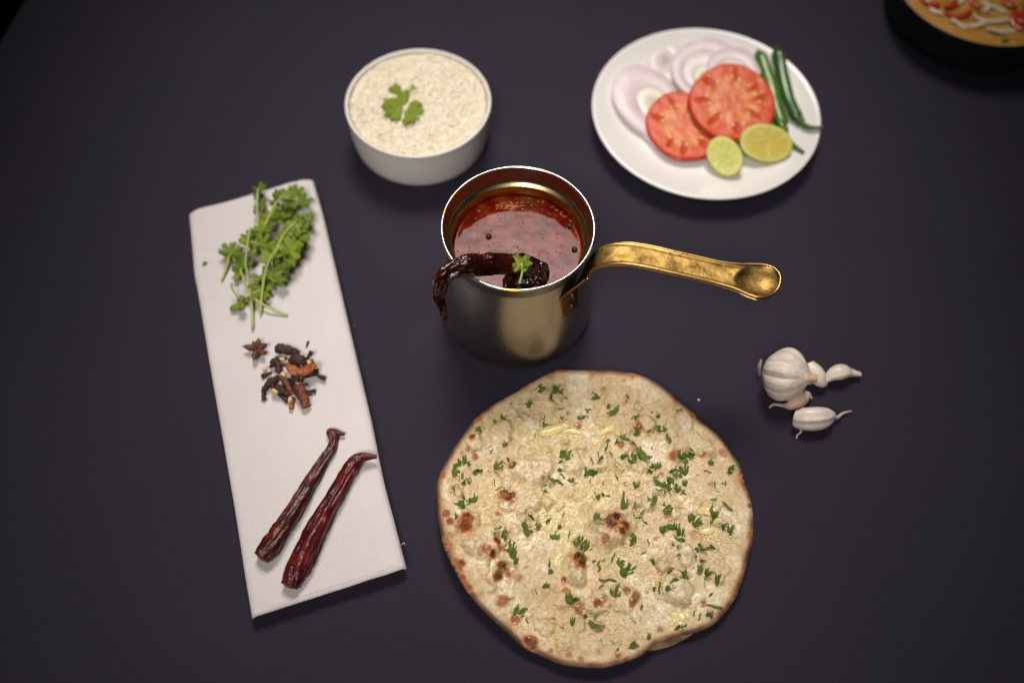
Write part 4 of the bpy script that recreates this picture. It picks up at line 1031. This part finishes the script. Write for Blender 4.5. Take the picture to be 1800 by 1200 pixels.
# ------------------------------------------------------------------ naan
def naan():
    out = [(985, 645), (1010, 648), (1050, 650), (1085, 652), (1110, 656), (1140, 668), (1165, 682), (1185, 700), (1205, 714), (1235, 742), (1262, 765), (1285, 795), (1300, 820), (1308, 850), (1318, 880), (1323, 920), (1321, 960), (1310, 1000), (1298, 1040), (1280, 1070), (1255, 1095), (1225, 1109), (1190, 1117), (1150, 1131), (1128, 1150), (1095, 1165), (1050, 1174), (1010, 1170), (985, 1165), (950, 1150), (915, 1133), (890, 1110), (865, 1090), (845, 1068), (820, 1040), (800, 1005), (785, 975), (775, 940), (768, 900), (766, 865), (768, 845), (780, 815), (795, 790), (815, 765), (830, 740), (850, 722), (880, 702), (910, 685), (945, 663), (965, 652)]
    ZE = 0.0105
    O = A(*[(x, y, ZE) for x, y in out])
    cen = O.mean(0); cen[2] = 0
    d = O - cen; ang = np.arctan2(d[:, 1], d[:, 0]); rad = np.hypot(d[:, 0], d[:, 1])
    od = np.argsort(ang)
    NT_, NR = 760, 210
    th = np.linspace(-np.pi, np.pi, NT_, endpoint=False)
    rt = np.interp(th, ang[od], rad[od], period=2 * np.pi)
    k = np.hanning(13); k /= k.sum()
    rt = np.convolve(np.concatenate([rt[-6:], rt, rt[:6]]), k, 'valid')
    rt = rt * (1 + 0.006 * fbm(np.cos(th) * 7, np.sin(th) * 7, 0.5, 4))
    lift = 0.0068 + 0.0022 * np.sin(th * 2 + 0.6) + 0.0016 * np.sin(th * 5 + 2) + 0.0012 * fbm(np.cos(th) * 3, np.sin(th) * 3, 2, 2)
    # bubbles and scorch marks located on the bread (photograph pixels -> plane)
    bub = [(895, 830, 26, 1.0), (942, 822, 34, 1.3), (918, 880, 30, 0.9), (828, 922, 24, 1.0), (850, 960, 34, 1.3), (1064, 930, 44, 1.7), (1016, 990, 30, 1.5), (1010, 812, 24, 0.8), (962, 880, 14, 1.0), (1090, 792, 30, 1.0), (1140, 745, 20, 0.8), (1205, 745, 26, 0.8), (1188, 1036, 26, 1.1), (1168, 990, 14, 1.1), (833, 775, 18, 0.9), (1228, 785, 30, 0.7), (890, 872, 15, 0.9), (1190, 800, 14, 0.9), (1105, 1050, 26, 0.8), (1045, 1062, 20, 0.8), (935, 1132, 16, 0.8), (880, 1000, 20, 0.8), (800, 860, 14, 0.6), (1055, 805, 24, 0.8), (1240, 905, 24, 0.6), (1140, 880, 22, 0.6), (990, 1050, 24, 0.7), (1260, 1000, 26, 0.5), (960, 700, 28, 0.6), (1080, 690, 26, 0.5), (880, 760, 26, 0.6), (1000, 1120, 28, 0.5), (1200, 970, 20, 0.7), (850, 1035, 20, 0.6), (790, 940, 16, 0.7)]
    spots = [(831, 770, 6, .6), (840, 735, 8, .45), (836, 802, 5, .55), (822, 790, 4, .4), (777, 835, 8, .5), (902, 819, 7, .6), (892, 872, 12, .8), (886, 866, 8, .7), (799, 857, 6, .25), (784, 904, 7, .55), (791, 917, 6, .7), (821, 915, 12, .8), (815, 924, 12, .6), (876, 902, 4, .4), (1017, 746, 8, .5), (990, 646, 9, .5), (1041, 657, 8, .25), (1101, 701, 5, .6), (1121, 749, 8, .5), (1215, 734, 6, .4), (1186, 799, 9, .45), (1115, 785, 9, .3), (1091, 781, 6, .5), (1271, 800, 5, .3), (1249, 850, 5, .35), (1306, 844, 6, 1.0), (1075, 919, 14, .95), (1082, 911, 9, .95), (1098, 926, 9, .9), (1093, 935, 6, .8), (1316, 892, 4, .7), (875, 951, 7, .7), (884, 962, 6, .6), (865, 975, 8, .85), (846, 972, 7, .3), (855, 968, 8, .4), (881, 995, 8, .9), (875, 1015, 8, .6), (910, 1014, 7, .35), (893, 1010, 5, .5), (895, 1021, 5, .3), (885, 1057, 10, .5), (907, 1089, 8, .5), (934, 1131, 11, .85), (928, 1126, 8, .7), (805, 996, 10, .9), (797, 1002, 7, .8), (812, 992, 6, .7), (784, 967, 4, .8), (812, 1021, 6, .75), (825, 1036, 6, .75), (818, 1030, 6, .5), (1020, 987, 11, 1.0), (1016, 980, 9, .9), (1024, 992, 8, 1.0), (991, 1017, 5, .6), (994, 1036, 6, .35), (1019, 1069, 10, .4), (972, 1087, 5, .4), (1021, 1160, 5, .4), (969, 1142, 4, .4), (1101, 1039, 8, .5), (1117, 1046, 8, .4), (1050, 1060, 9, .6), (1111, 1060, 7, .45), (1062, 1052, 8, .3), (1237, 1060, 6, .5), (1085, 1152, 6, .5), (1160, 1106, 5, .4), (1317, 940, 5, .5), (1065, 949, 8, .4), (1098, 955, 6, .35), (1224, 937, 10, .25), (785, 952, 5, .4), (793, 960, 4, .4), (1140, 830, 5, .3), (1235, 800, 5, .3), (945, 915, 6, .25), (1000, 1150, 6, .35), (1266, 795, 4, .3), (1000, 870, 5, .2)]
    pool = [(975, 908, 52, 1.0), (1005, 930, 40, .9), (935, 945, 26, .6), (1000, 965, 36, .9), (925, 770, 36, .6), (970, 760, 40, .7), (1190, 1085, 26, .6), (1245, 905, 26, .6), (1240, 930, 24, .6), (1070, 765, 40, .6), (1100, 850, 40, .5), (1050, 870, 44, .6), (1140, 770, 22, .5), (1170, 940, 22, .4), (870, 880, 40, .45), (880, 980, 46, .4), (1110, 800, 36, .6), (1180, 880, 40, .5), (1090, 960, 40, .4), (1030, 820, 40, .45), (1000, 780, 36, .45)]
    sc = 0.00042
    def W2(px, py): 
        p = at(px, py, 0.0095); return p[0], p[1]
    B = [(W2(x, y), r * sc, h) for x, y, r, h in bub]
    SP = [(W2(x, y), r * sc, a) for x, y, r, a in spots]
    PO = [(W2(x, y), r * sc, a) for x, y, r, a in pool]
    rg = np.random.default_rng(5)
    for k in range(60):
        a = rg.uniform(-np.pi, np.pi); q = 0.095 * math.sqrt(rg.random())
        B.append(((cen[0] + q * math.cos(a), cen[1] + q * math.sin(a)), rg.uniform(0.003, 0.008), rg.uniform(0.25, 0.6)))
    for k in range(46):
        a = rg.uniform(-np.pi, np.pi); q = 0.112 * math.sqrt(rg.random())
        SP.append(((cen[0] + q * math.cos(a), cen[1] + q * math.sin(a)), rg.uniform(0.0010, 0.0024), rg.uniform(0.15, 0.4)))
    def fields(X, Y, T, LF):
        n1 = fbm(X * 55, Y * 55, 0.3, 4); n2 = fbm(X * 190, Y * 190, 4.7, 3); n3 = fbm(X * 480, Y * 480, 9.1, 2)
        base = 0.0058 + LF * np.clip(T, 0, 1) ** 4
        bb = np.zeros_like(X)
        for (c, r, h) in B:
            k_ = np.nonzero((np.abs(X - c[0]) < 1.6 * r) & (np.abs(Y - c[1]) < 1.6 * r))
            wx = 0.75 * fbm(X[k_] / r * 0.8 + 3 * h, Y[k_] / r * 0.8, 5.5, 2) * r; wy = 0.75 * fbm(X[k_] / r * 0.8, Y[k_] / r * 0.8 + 7 * h, 8.5, 2) * r
            dd = np.hypot((X[k_] - c[0] + wx) * (1 + 0.3 * math.sin(c[0] * 900)), Y[k_] - c[1] + wy) / r
            e = np.sqrt(np.clip(1 - (dd / 1.12) ** 2, 0, 1)) * sstep(1.14, 0.55, dd)
            bb[k_] = bb[k_] + h * 0.0062 * e * (0.9 + 0.4 * n2[k_]) * np.clip(1 - bb[k_] / 0.008, 0, 1)
        fade = sstep(1.0, 0.90, T)
        z = base + (bb + 0.0020 * n1 + 0.0011 * n2 + 0.00042 * n3) * fade
        return z, bb, n1, n2, n3
    q = np.concatenate([np.linspace(0.002, 0.93, NR - 40), np.linspace(0.932, 1.0, 40)])
    T = np.repeat(q[:, None], NT_, 1)
    X = cen[0] + T * rt[None] * np.cos(th)[None]; Y = cen[1] + T * rt[None] * np.sin(th)[None]
    LF = np.repeat(lift[None], NR, 0)
    Zt, bb, n1, n2, n3 = fields(X, Y, T, LF)
    ed = np.clip((T - 0.955) / 0.045, 0, 1)
    Zt = Zt - 0.0022 * (1 - np.sqrt(np.clip(1 - ed ** 2, 0, 1)))
    # colour of the crust
    def mix(c, col, a): return c * (1 - a[..., None]) + np.array(col) * a[..., None]
    C = np.tile(np.array([0.68, 0.525, 0.31]), X.shape + (1,))
    C = mix(C, (0.81, 0.695, 0.48), sstep(-0.05, 0.4, n1 + 0.45 * n2) * 0.85)
    C = mix(C, (0.56, 0.39, 0.18), sstep(0.05, 0.55, -n1 + 0.5 * n2) * 0.55)
    C = mix(C, (0.46, 0.27, 0.11), sstep(0.25, 0.6, n3 + 0.4 * n2) * 0.35)
    C = mix(C, (0.80, 0.68, 0.46), sstep(0.0015, 0.005, bb) * 0.5)  # paler bubbles: relief shading put into the colour
    C = mix(C, (0.58, 0.38, 0.13), sstep(0.0002, 0.0007, bb) * sstep(0.0022, 0.0010, bb) * 0.45)  # darker creases round the bubbles: painted shading, also golden soaked butter
    wet = np.zeros_like(X)
    for (c, r, a) in PO:
        dd = np.hypot(X - c[0], Y - c[1]) / r * (1 + 0.45 * n1 + 0.15 * n2)
        wet = np.maximum(wet, a * sstep(1.1, 0.55, dd))
    low = sstep(0.0030, 0.0008, bb)
    C = mix(C, (0.73, 0.585, 0.285), wet * (0.35 + 0.5 * low))
    # golden and burnt rim
    rimn = fbm(np.cos(th) * 5 + 3, np.sin(th) * 5, 1.5, 4)[None] + 0 * X
    dirn = 0.5 + 0.5 * np.cos(th - math.radians(-150))
    dirn = np.maximum(dirn ** 2, (0.5 + 0.5 * np.cos(th - math.radians(25))) ** 4)[None] + 0 * X
    rb = sstep(0.950, 0.985, T + 0.014 * rimn + 0.010 * n2) * np.clip(0.45 + 0.75 * dirn + 0.7 * rimn, 0, 1)
    C = mix(C, (0.52, 0.27, 0.09), np.clip(sstep(0.91, 0.985, T + 0.02 * rimn) * (0.08 + 0.55 * np.clip(rimn * 1.4 + dirn * 0.5, 0, 1)), 0, 0.7))
    C = mix(C, (0.23, 0.075, 0.022), rb * 0.85)
    C = mix(C, (0.030, 0.012, 0.007), sstep(0.968, 0.990, T + 0.006 * rimn) * np.clip(0.35 + rimn + 0.5 * dirn, 0, 1) * 0.9)
    for (c, r, a) in SP:
        k_ = np.nonzero((np.abs(X - c[0]) < 2.6 * r) & (np.abs(Y - c[1]) < 2.6 * r))
        if not len(k_[0]): continue
        dd = np.hypot(X[k_] - c[0], Y[k_] - c[1]) / r * (1 + 0.5 * n2[k_] + 0.18 * n3[k_])
        cc = C[k_]
        cc = mix(cc, (0.55, 0.235, 0.06), sstep(1.75, 0.75, dd) * min(1, a * 1.3) * 0.8)
        cc = mix(cc, (0.27, 0.068, 0.013), sstep(1.2, 0.7, dd) * np.clip(a * 1.6, 0, 1))
        if a > 0.55: cc = mix(cc, (0.022, 0.008, 0.005), sstep(0.95, 0.2, dd + 0.3 * n3[k_]) * np.clip((a - 0.5) * 2.2, 0, 0.97))
        C[k_] = cc
    root = thing('naan', 'large round buttered naan with scorched bubbles and chopped coriander', 'bread', (cen[0], cen[1], 0))
    Vt = np.stack([X - cen[0], Y - cen[1], Zt], 2).reshape(-1, 3)
    # underside
    q2 = np.concatenate([np.linspace(0.002, 0.95, 40), np.linspace(0.96, 1.0, 10)])
    T2 = np.repeat(q2[:, None], NT_, 1); LF2 = np.repeat(lift[None], 50, 0)
    X2 = T2 * rt[None] * np.cos(th)[None]; Y2 = T2 * rt[None] * np.sin(th)[None]
    Z2 = 0.0058 + LF2 * T2 ** 4 - 0.0050 + 0.0028 * sstep(0.955, 1.0, T2)
    Vb = np.stack([X2, Y2, np.maximum(Z2, 0.0004)], 2).reshape(-1, 3)
    nvt = len(Vt)
    ii, jj = np.meshgrid(np.arange(NR - 1), np.arange(NT_), indexing='ij')
    a_ = (ii * NT_ + jj).ravel(); b_ = (ii * NT_ + (jj + 1) % NT_).ravel()
    Ft = np.stack([a_, a_ + NT_, b_ + NT_, b_], 1)
    ii, jj = np.meshgrid(np.arange(49), np.arange(NT_), indexing='ij')
    a_ = (ii * NT_ + jj).ravel() + nvt; b_ = (ii * NT_ + (jj + 1) % NT_).ravel() + nvt
    Fb = np.stack([a_, b_, b_ + NT_, a_ + NT_], 1)
    j = np.arange(NT_); e0 = (NR - 1) * NT_ + j; e1 = (NR - 1) * NT_ + (j + 1) % NT_
    f0 = nvt + 49 * NT_ + j; f1 = nvt + 49 * NT_ + (j + 1) % NT_
    Fs = np.stack([e0, f0, f1, e1], 1)
    F = np.vstack([Ft, Fb, Fs])
    V = np.vstack([Vt, Vb])
    me = bpy.data.meshes.new('crust')
    me.vertices.add(len(V)); me.vertices.foreach_set('co', V.astype(np.float32).ravel())
    me.loops.add(F.size); me.loops.foreach_set('vertex_index', F.astype(np.int32).ravel())
    me.polygons.add(len(F)); me.polygons.foreach_set('loop_start', np.arange(0, F.size, 4, dtype=np.int32))
    me.polygons.foreach_set('use_smooth', np.ones(len(F), bool))
    me.update(calc_edges=True); me.validate()
    under = np.tile(np.array([0.50, 0.35, 0.21]), (len(Vb), 1))
    un = fbm(Vb[:, 0] * 60, Vb[:, 1] * 60, 3, 3)
    under = under * (1 - 0.6 * sstep(0.0, 0.5, un)[:, None])
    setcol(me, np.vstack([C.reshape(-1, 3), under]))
    setf(me, np.concatenate([np.clip(wet * 1.0 + 0.6 * sstep(0.0, 0.3, n1 + 0.6 * n2) * sstep(0.98, 0.80, T), 0, 1).ravel(), np.zeros(len(Vb))]), 'Wet')
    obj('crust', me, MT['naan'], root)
    # lower leaf of the split pocket showing under the near edge
    P = A((1124, 1140, 0.004), (1150, 1142, 0.002), (1185, 1132, 0.002), (1215, 1115, 0.0025), (1236, 1095, 0.004)) - cen
    Q = A((1118, 1120, 0.004), (1150, 1112, 0.003), (1185, 1100, 0.003), (1220, 1085, 0.0035), (1240, 1075, 0.005)) - cen
    P, Q = catmull(P, 30), catmull(Q, 30); Vv = []
    for i in range(30):
        for k in range(8):
            u = k / 7; p = Q[i] * (1 - u) + P[i] * u; p[2] += 0.0008 * math.sin(u * 3.1) + 0.0004 * math.sin(i * 0.8); Vv.append(p)
    Vv = np.array(Vv); Wv = Vv.copy(); Wv[:, 2] = np.maximum(Wv[:, 2] - 0.0016, 0.0004)
    nn = len(Vv); Fg = grid_faces(30, 8, flip=True)
    bd = list(range(8)) + [i * 8 + 7 for i in range(1, 30)] + [29 * 8 + j for j in range(6, -1, -1)] + [i * 8 for i in range(28, 0, -1)]
    MB().add(np.vstack([Vv, Wv]), Fg + [tuple(i + nn for i in f[::-1]) for f in Fg] + [(bd[k], bd[(k + 1) % len(bd)], bd[(k + 1) % len(bd)] + nn, bd[k] + nn) for k in range(len(bd))]).build('bottom_layer', MT['naan_under'], root)
    GN = 420; GH = 0.135
    gx = np.linspace(-GH, GH, GN)
    GX, GY = np.meshgrid(gx, gx, indexing='ij')
    GA = np.arctan2(GY, GX); GT = np.hypot(GX, GY) / np.interp(GA.ravel(), th, rt, period=2 * np.pi).reshape(GA.shape)
    GZ = fields(GX + cen[0], GY + cen[1], GT, np.interp(GA.ravel(), th, lift, period=2 * np.pi).reshape(GA.shape))[0]
    def look(x, y, G):
        u = (x - cen[0] + GH) / (2 * GH) * (GN - 1); v = (y - cen[1] + GH) / (2 * GH) * (GN - 1)
        i, j = int(min(max(u, 0), GN - 2)), int(min(max(v, 0), GN - 2)); fu, fv = u - i, v - j
        return float((G[i, j] * (1 - fu) + G[i + 1, j] * fu) * (1 - fv) + (G[i, j + 1] * (1 - fu) + G[i + 1, j + 1] * fu) * fv)
    def surf(px, py):
        z = 0.0095
        for _ in range(3):
            p = at(px, py, z); z = look(p[0], p[1], GZ)
        return np.array([p[0], p[1], z]), look(p[0], p[1], GT)
    def frame(px, py):
        p, tt = surf(px, py); px_, _ = surf(px + 4, py); py_, _ = surf(px, py - 4)
        n_ = np.cross(px_ - p, py_ - p); n_ /= np.linalg.norm(n_); return p, Vector(n_), tt
    # chopped coriander: leaf fragments and stalk slivers, each a piece of its own
    frag = []
    for s in range(10):
        me = leaf_mesh('coriander_piece', 40 + s, 3 if s % 2 else 5, 50 + 14 * (s % 4), 3, 0.20, 1.0, 0.05, 45, 5, 0.16, 0.50, 0.34)
        co = np.array([v.co for v in me.vertices]); co[:, 0] *= (0.34 + 0.13 * (s % 4)); co[:, 1] -= 0.5
        co[:, 2] += 0.16 * np.sin(co[:, 1] * 6 + s) + 0.5 * np.abs(co[:, 0]) * (0.6 if s % 3 == 0 else -0.2)
        me.vertices.foreach_set('co', co.astype(np.float32).ravel()); me.update()
        me.materials.append(MT['herb2'] if s in (3, 5, 8) else MT['herb']); frag.append(me)
    slv = []
    for s in range(4):
        pts = catmull([(0, -0.5, 0), (0.08 * (s - 1.5), -0.1, 0.03), (0.10 * (1.5 - s), 0.2, 0.03), (0, 0.5, 0)], 10)
        v, f = tube(pts, [0.07, 0.10, 0.11, 0.10, 0.09, 0.08, 0.09, 0.10, 0.08, 0.05], 6)
        me = MB().add(v, f).mesh('coriander_piece'); me.materials.append([MT['herb'], MT['herb2'], MT['stem'], MT['herb']][s]); slv.append(me)
    herbs = [(950, 683, 20, 80), (978, 686, 22, 75), (968, 702, 24, 5), (990, 697, 20, -50), (929, 711, 18, 20), (913, 731, 9, 0), (871, 740, 14, -70), (841, 755, 16, 10), (986, 719, 12, 70), (952, 743, 22, 25), (991, 737, 14, -65), (1026, 732, 14, -30), (1035, 723, 14, -60), (888, 780, 16, -40), (858, 796, 18, 60), (877, 817, 22, 25), (815, 812, 24, 5), (800, 829, 18, 85), (812, 848, 30, -5), (836, 827, 26, 85), (825, 845, 14, 10), (988, 803, 26, -15), (1000, 800, 18, 20), (983, 812, 14, 60), (1023, 788, 16, -80), (1036, 830, 22, -30), (1030, 836, 14, 50), (976, 846, 28, -65), (958, 863, 14, -50), (875, 858, 14, 80), (832, 876, 20, -25), (812, 888, 26, -75), (822, 882, 14, 60), (801, 907, 10, 10), (1045, 698, 20, -15), (1075, 722, 24, -40), (1120, 733, 18, 20), (1158, 731, 14, 0), (1156, 753, 24, -20), (1148, 758, 12, 10), (1177, 770, 16, 70), (1187, 714, 10, 40), (1095, 772, 22, 80), (1111, 805, 34, 35), (1090, 804, 28, 80), (1133, 797, 26, 50), (1056, 808, 26, 40), (1065, 793, 14, 0), (1118, 764, 14, 60), (1140, 828, 20, -60), (1154, 822, 22, 25), (1200, 802, 20, 10), (1195, 800, 18, 0), (1206, 812, 20, 25), (1203, 828, 26, 5), (1220, 800, 20, -50), (1250, 813, 14, 40), (1287, 803, 12, 80), (1287, 822, 22, 75), (1274, 849, 10, 0), (1260, 862, 9, -60), (1155, 847, 30, 10), (1178, 830, 22, 80), (1182, 850, 26, 0), (1188, 862, 26, 45), (1204, 850, 24, 15), (1168, 865, 18, 20), (1120, 855, 16, 40), (1044, 828, 16, -60), (1050, 872, 18, -30), (1065, 870, 18, -80), (1095, 880, 34, 20), (1100, 890, 24, 30), (1114, 898, 24, 5), (1123, 905, 24, 50), (1147, 880, 18, -65), (1172, 893, 24, 60), (1180, 900, 18, 20), (1130, 916, 20, -50), (1055, 911, 24, 80), (1253, 877, 16, 80), (1279, 890, 24, -50), (1255, 902, 34, -15), (1250, 908, 22, 10), (1218, 908, 22, 35), (1225, 918, 20, 70), (1180, 923, 34, 0), (1166, 930, 26, 60), (1192, 930, 18, -30), (1197, 950, 34, -20), (1190, 968, 34, -25), (1195, 940, 26, 0), (1265, 925, 26, 50), (1282, 935, 20, 40), (1270, 930, 22, 60), (1235, 962, 26, -70), (1250, 963, 26, -65), (1222, 974, 24, 20), (1232, 985, 18, 80), (1226, 965, 16, 0), (1116, 950, 30, -25), (1130, 920, 20, 0), (1140, 953, 12, 0), (1131, 972, 12, 70), (1148, 988, 24, -25), (1176, 1002, 16, 50), (1078, 980, 20, 20), (1050, 985, 24, 80), (1052, 995, 18, 10), (1090, 988, 16, 60), (1100, 1005, 26, 70), (1105, 1000, 22, 0), (1113, 1000, 14, 30), (1068, 1020, 24, -85), (1057, 1030, 12, 30), (1083, 1042, 28, 25), (1186, 1022, 24, 60), (1204, 1017, 26, -45), (1160, 1032, 20, 10), (1151, 1036, 14, 40), (1175, 1035, 16, 85), (1262, 1018, 32, 15), (1240, 1010, 22, 80), (1228, 1002, 18, -70), (1238, 1026, 10, 0), (1248, 1046, 14, 60), (1257, 1065, 24, -80), (1220, 1078, 10, 30), (1231, 1083, 12, 30), (1246, 1082, 20, 40), (1242, 1078, 12, 0), (1192, 1103, 20, 60), (1202, 1100, 12, 40), (1128, 1068, 20, 20), (1112, 1089, 12, -50), (1050, 1097, 30, 30), (1040, 1090, 20, 50), (1113, 1135, 22, 60), (1086, 1135, 20, 20), (1057, 1133, 16, 0), (1077, 1128, 10, -40), (1140, 1121, 14, 10), (873, 933, 24, 50), (884, 945, 26, 30), (893, 960, 20, 10), (902, 975, 34, 10), (905, 985, 28, 5), (900, 968, 24, 20), (936, 912, 20, -45), (926, 928, 30, -30), (945, 924, 16, 60), (975, 942, 18, 10), (962, 918, 18, 50), (1018, 955, 28, 30), (1030, 965, 24, 20), (1010, 948, 14, 60), (1026, 983, 20, 0), (965, 995, 20, 10), (968, 1004, 14, 40), (959, 1030, 20, 60), (1003, 1052, 26, 40), (1015, 1054, 16, 70), (1006, 1093, 28, 0), (1028, 1082, 14, -60), (912, 1076, 26, 60), (926, 1092, 12, 0), (898, 1051, 12, 80), (876, 1004, 14, 0), (859, 991, 12, 0), (823, 949, 6, 0), (790, 937, 6, 60), (942, 1040, 10, -30), (990, 905, 10, 20), (960, 905, 8, 50), (985, 925, 14, 40), (1000, 940, 12, 0), (1040, 920, 12, 80), (1010, 850, 12, 60), (1005, 845, 14, 30), (1060, 850, 12, 30), (1085, 840, 14, -20), (1070, 775, 16, 70), (1110, 780, 16, 60), (940, 765, 8, 0), (900, 710, 8, 30), (1098, 668, 8, 60)]
    rr = random.Random(4)
    more = []
    for (x, y, s, hd) in herbs:
        for _ in range(2 if s > 20 else 1):
            more.append((x + rr.gauss(0, 7), y + rr.gauss(0, 7), rr.uniform(9, 17), rr.uniform(0, 180)))
    for (x, y, s, hd) in herbs + more[:95]:
        p, n_, tt = frame(x + rr.uniform(-1, 1), y + rr.uniform(-1, 1))
        if tt > 0.97: continue
        me = rr.choice(slv) if (s < 13 or rr.random() < 0.15) else rr.choice(frag)
        o = obj('coriander_piece', me, None, root)
        S_ = min(s, 26) * sc * (1.14 if me in frag else 1.15)
        Rm = n_.to_track_quat('Z', 'Y').to_matrix()
        # keep plan heading
        hx = Vector((math.sin(math.radians(hd)), math.cos(math.radians(hd)), 0)); hx = (hx - n_ * hx.dot(n_)).normalized()
        sx_ = hx.cross(n_)
        Rm = Matrix((sx_, hx, n_)).transposed() @ Euler((rr.uniform(-0.15, 0.2), rr.uniform(-0.25, 0.25), 0)).to_matrix()
        o.matrix_local = Matrix.Translation(Vector(p - cen) + n_ * 0.0007) @ Rm.to_4x4() @ Matrix.Diagonal((S_ * rr.uniform(0.55, 1.0), S_ * rr.uniform(0.8, 1.1), S_ * 0.8, 1))
    # butter pats
    def pat(pts, w, th_):
        P = []
        for (x, y) in pts:
            p, tt = surf(x, y); P.append(p - cen + np.array([0, 0, 0.0004]))
        P = catmull(P, 20); t_ = np.linspace(0.12, np.pi - 0.12, 20)
        v, f = tube(P, np.stack([w * np.sin(t_) ** 0.5, th_ * np.sin(t_) ** 0.5], 1), 14, mod=lambda u, a: 1 + 0.22 * vnoise(np.cos(a) * 1.8, np.sin(a) * 1.8 + pts[0][0], u * 5))
        MB().add(v, f).build('butter_pat', MT['butter'], root)
    pat([(950, 762), (968, 757), (990, 750)], 0.0045, 0.0018)
    pat([(985, 748), (1003, 748)], 0.0026, 0.0015)
    pat([(988, 760), (1005, 757), (1022, 762)], 0.0020, 0.0013)
    pat([(1052, 765), (1066, 756), (1080, 754)], 0.0022, 0.0012)
    pat([(1180, 1080), (1195, 1083), (1204, 1090)], 0.0032, 0.0012)
    pat([(1225, 900), (1240, 897), (1250, 905)], 0.0034, 0.0012)
    pat([(1228, 935), (1245, 933), (1256, 928)], 0.0026, 0.0012)
    pat([(928, 770), (940, 766)], 0.0028, 0.0010)
    # sesame seeds
    mb = MB(); ev, ef = ellipsoid((0, 0, 0), (0.00112, 0.00080, 0.0005), 4, 6)
    clusters = [(1070, 715, 60, 34, 150), (960, 700, 40, 22, 45), (1020, 760, 60, 30, 60), (1090, 840, 50, 30, 60), (1200, 880, 50, 40, 60), (1130, 980, 50, 50, 60), (1270, 950, 30, 30, 40), (920, 900, 60, 60, 60), (1060, 1090, 60, 40, 60), (960, 1100, 50, 40, 50), (870, 840, 50, 40, 40), (1150, 1020, 40, 30, 40), (1225, 810, 20, 20, 15), (1100, 1130, 50, 20, 25), (1210, 1060, 20, 10, 15)]
    for (x, y, sx, sy, nn) in clusters:
        for _ in range(int(nn * 1.6)):
            p, n_, tt = frame(rr.gauss(x, sx * 0.6), rr.gauss(y, sy * 0.6))
            if tt > 0.95: continue
            Rm = np.array((n_.to_track_quat('Z', 'Y').to_matrix() @ Matrix.Rotation(rr.uniform(0, 6.28), 3, 'Z')))
            mb.add((ev * rr.uniform(0.9, 1.2)) @ Rm.T + p - cen + np.array(n_) * 0.0003, ef)
    o = mb.build('sesame_seeds', MT['sesame'], root); tag(o, kind='stuff')
naan()

# ------------------------------------------------------------------ crumbs on the table
for lab, px, py, r, mk in (('white crumb on the dark table right of the naan', 1228, 703, 0.0011, 'crumb'), ('orange crumb on the dark table beside the napkin', 623, 573, 0.0008, 'flake')):
    v, f = ellipsoid((0, 0, 0), (r, r * 0.8, r * 0.6), 6, 8)
    v *= (1 + 0.25 * fbm(v[:, 0] * 1800, v[:, 1] * 1800, v[:, 2] * 1800, 2))[:, None]
    o = MB().add(v, f).build('crumb', MT[mk]); o.location = at(px, py, 0.0) + np.array([0, 0, r * 0.5]); tag(o, lab, 'crumb')
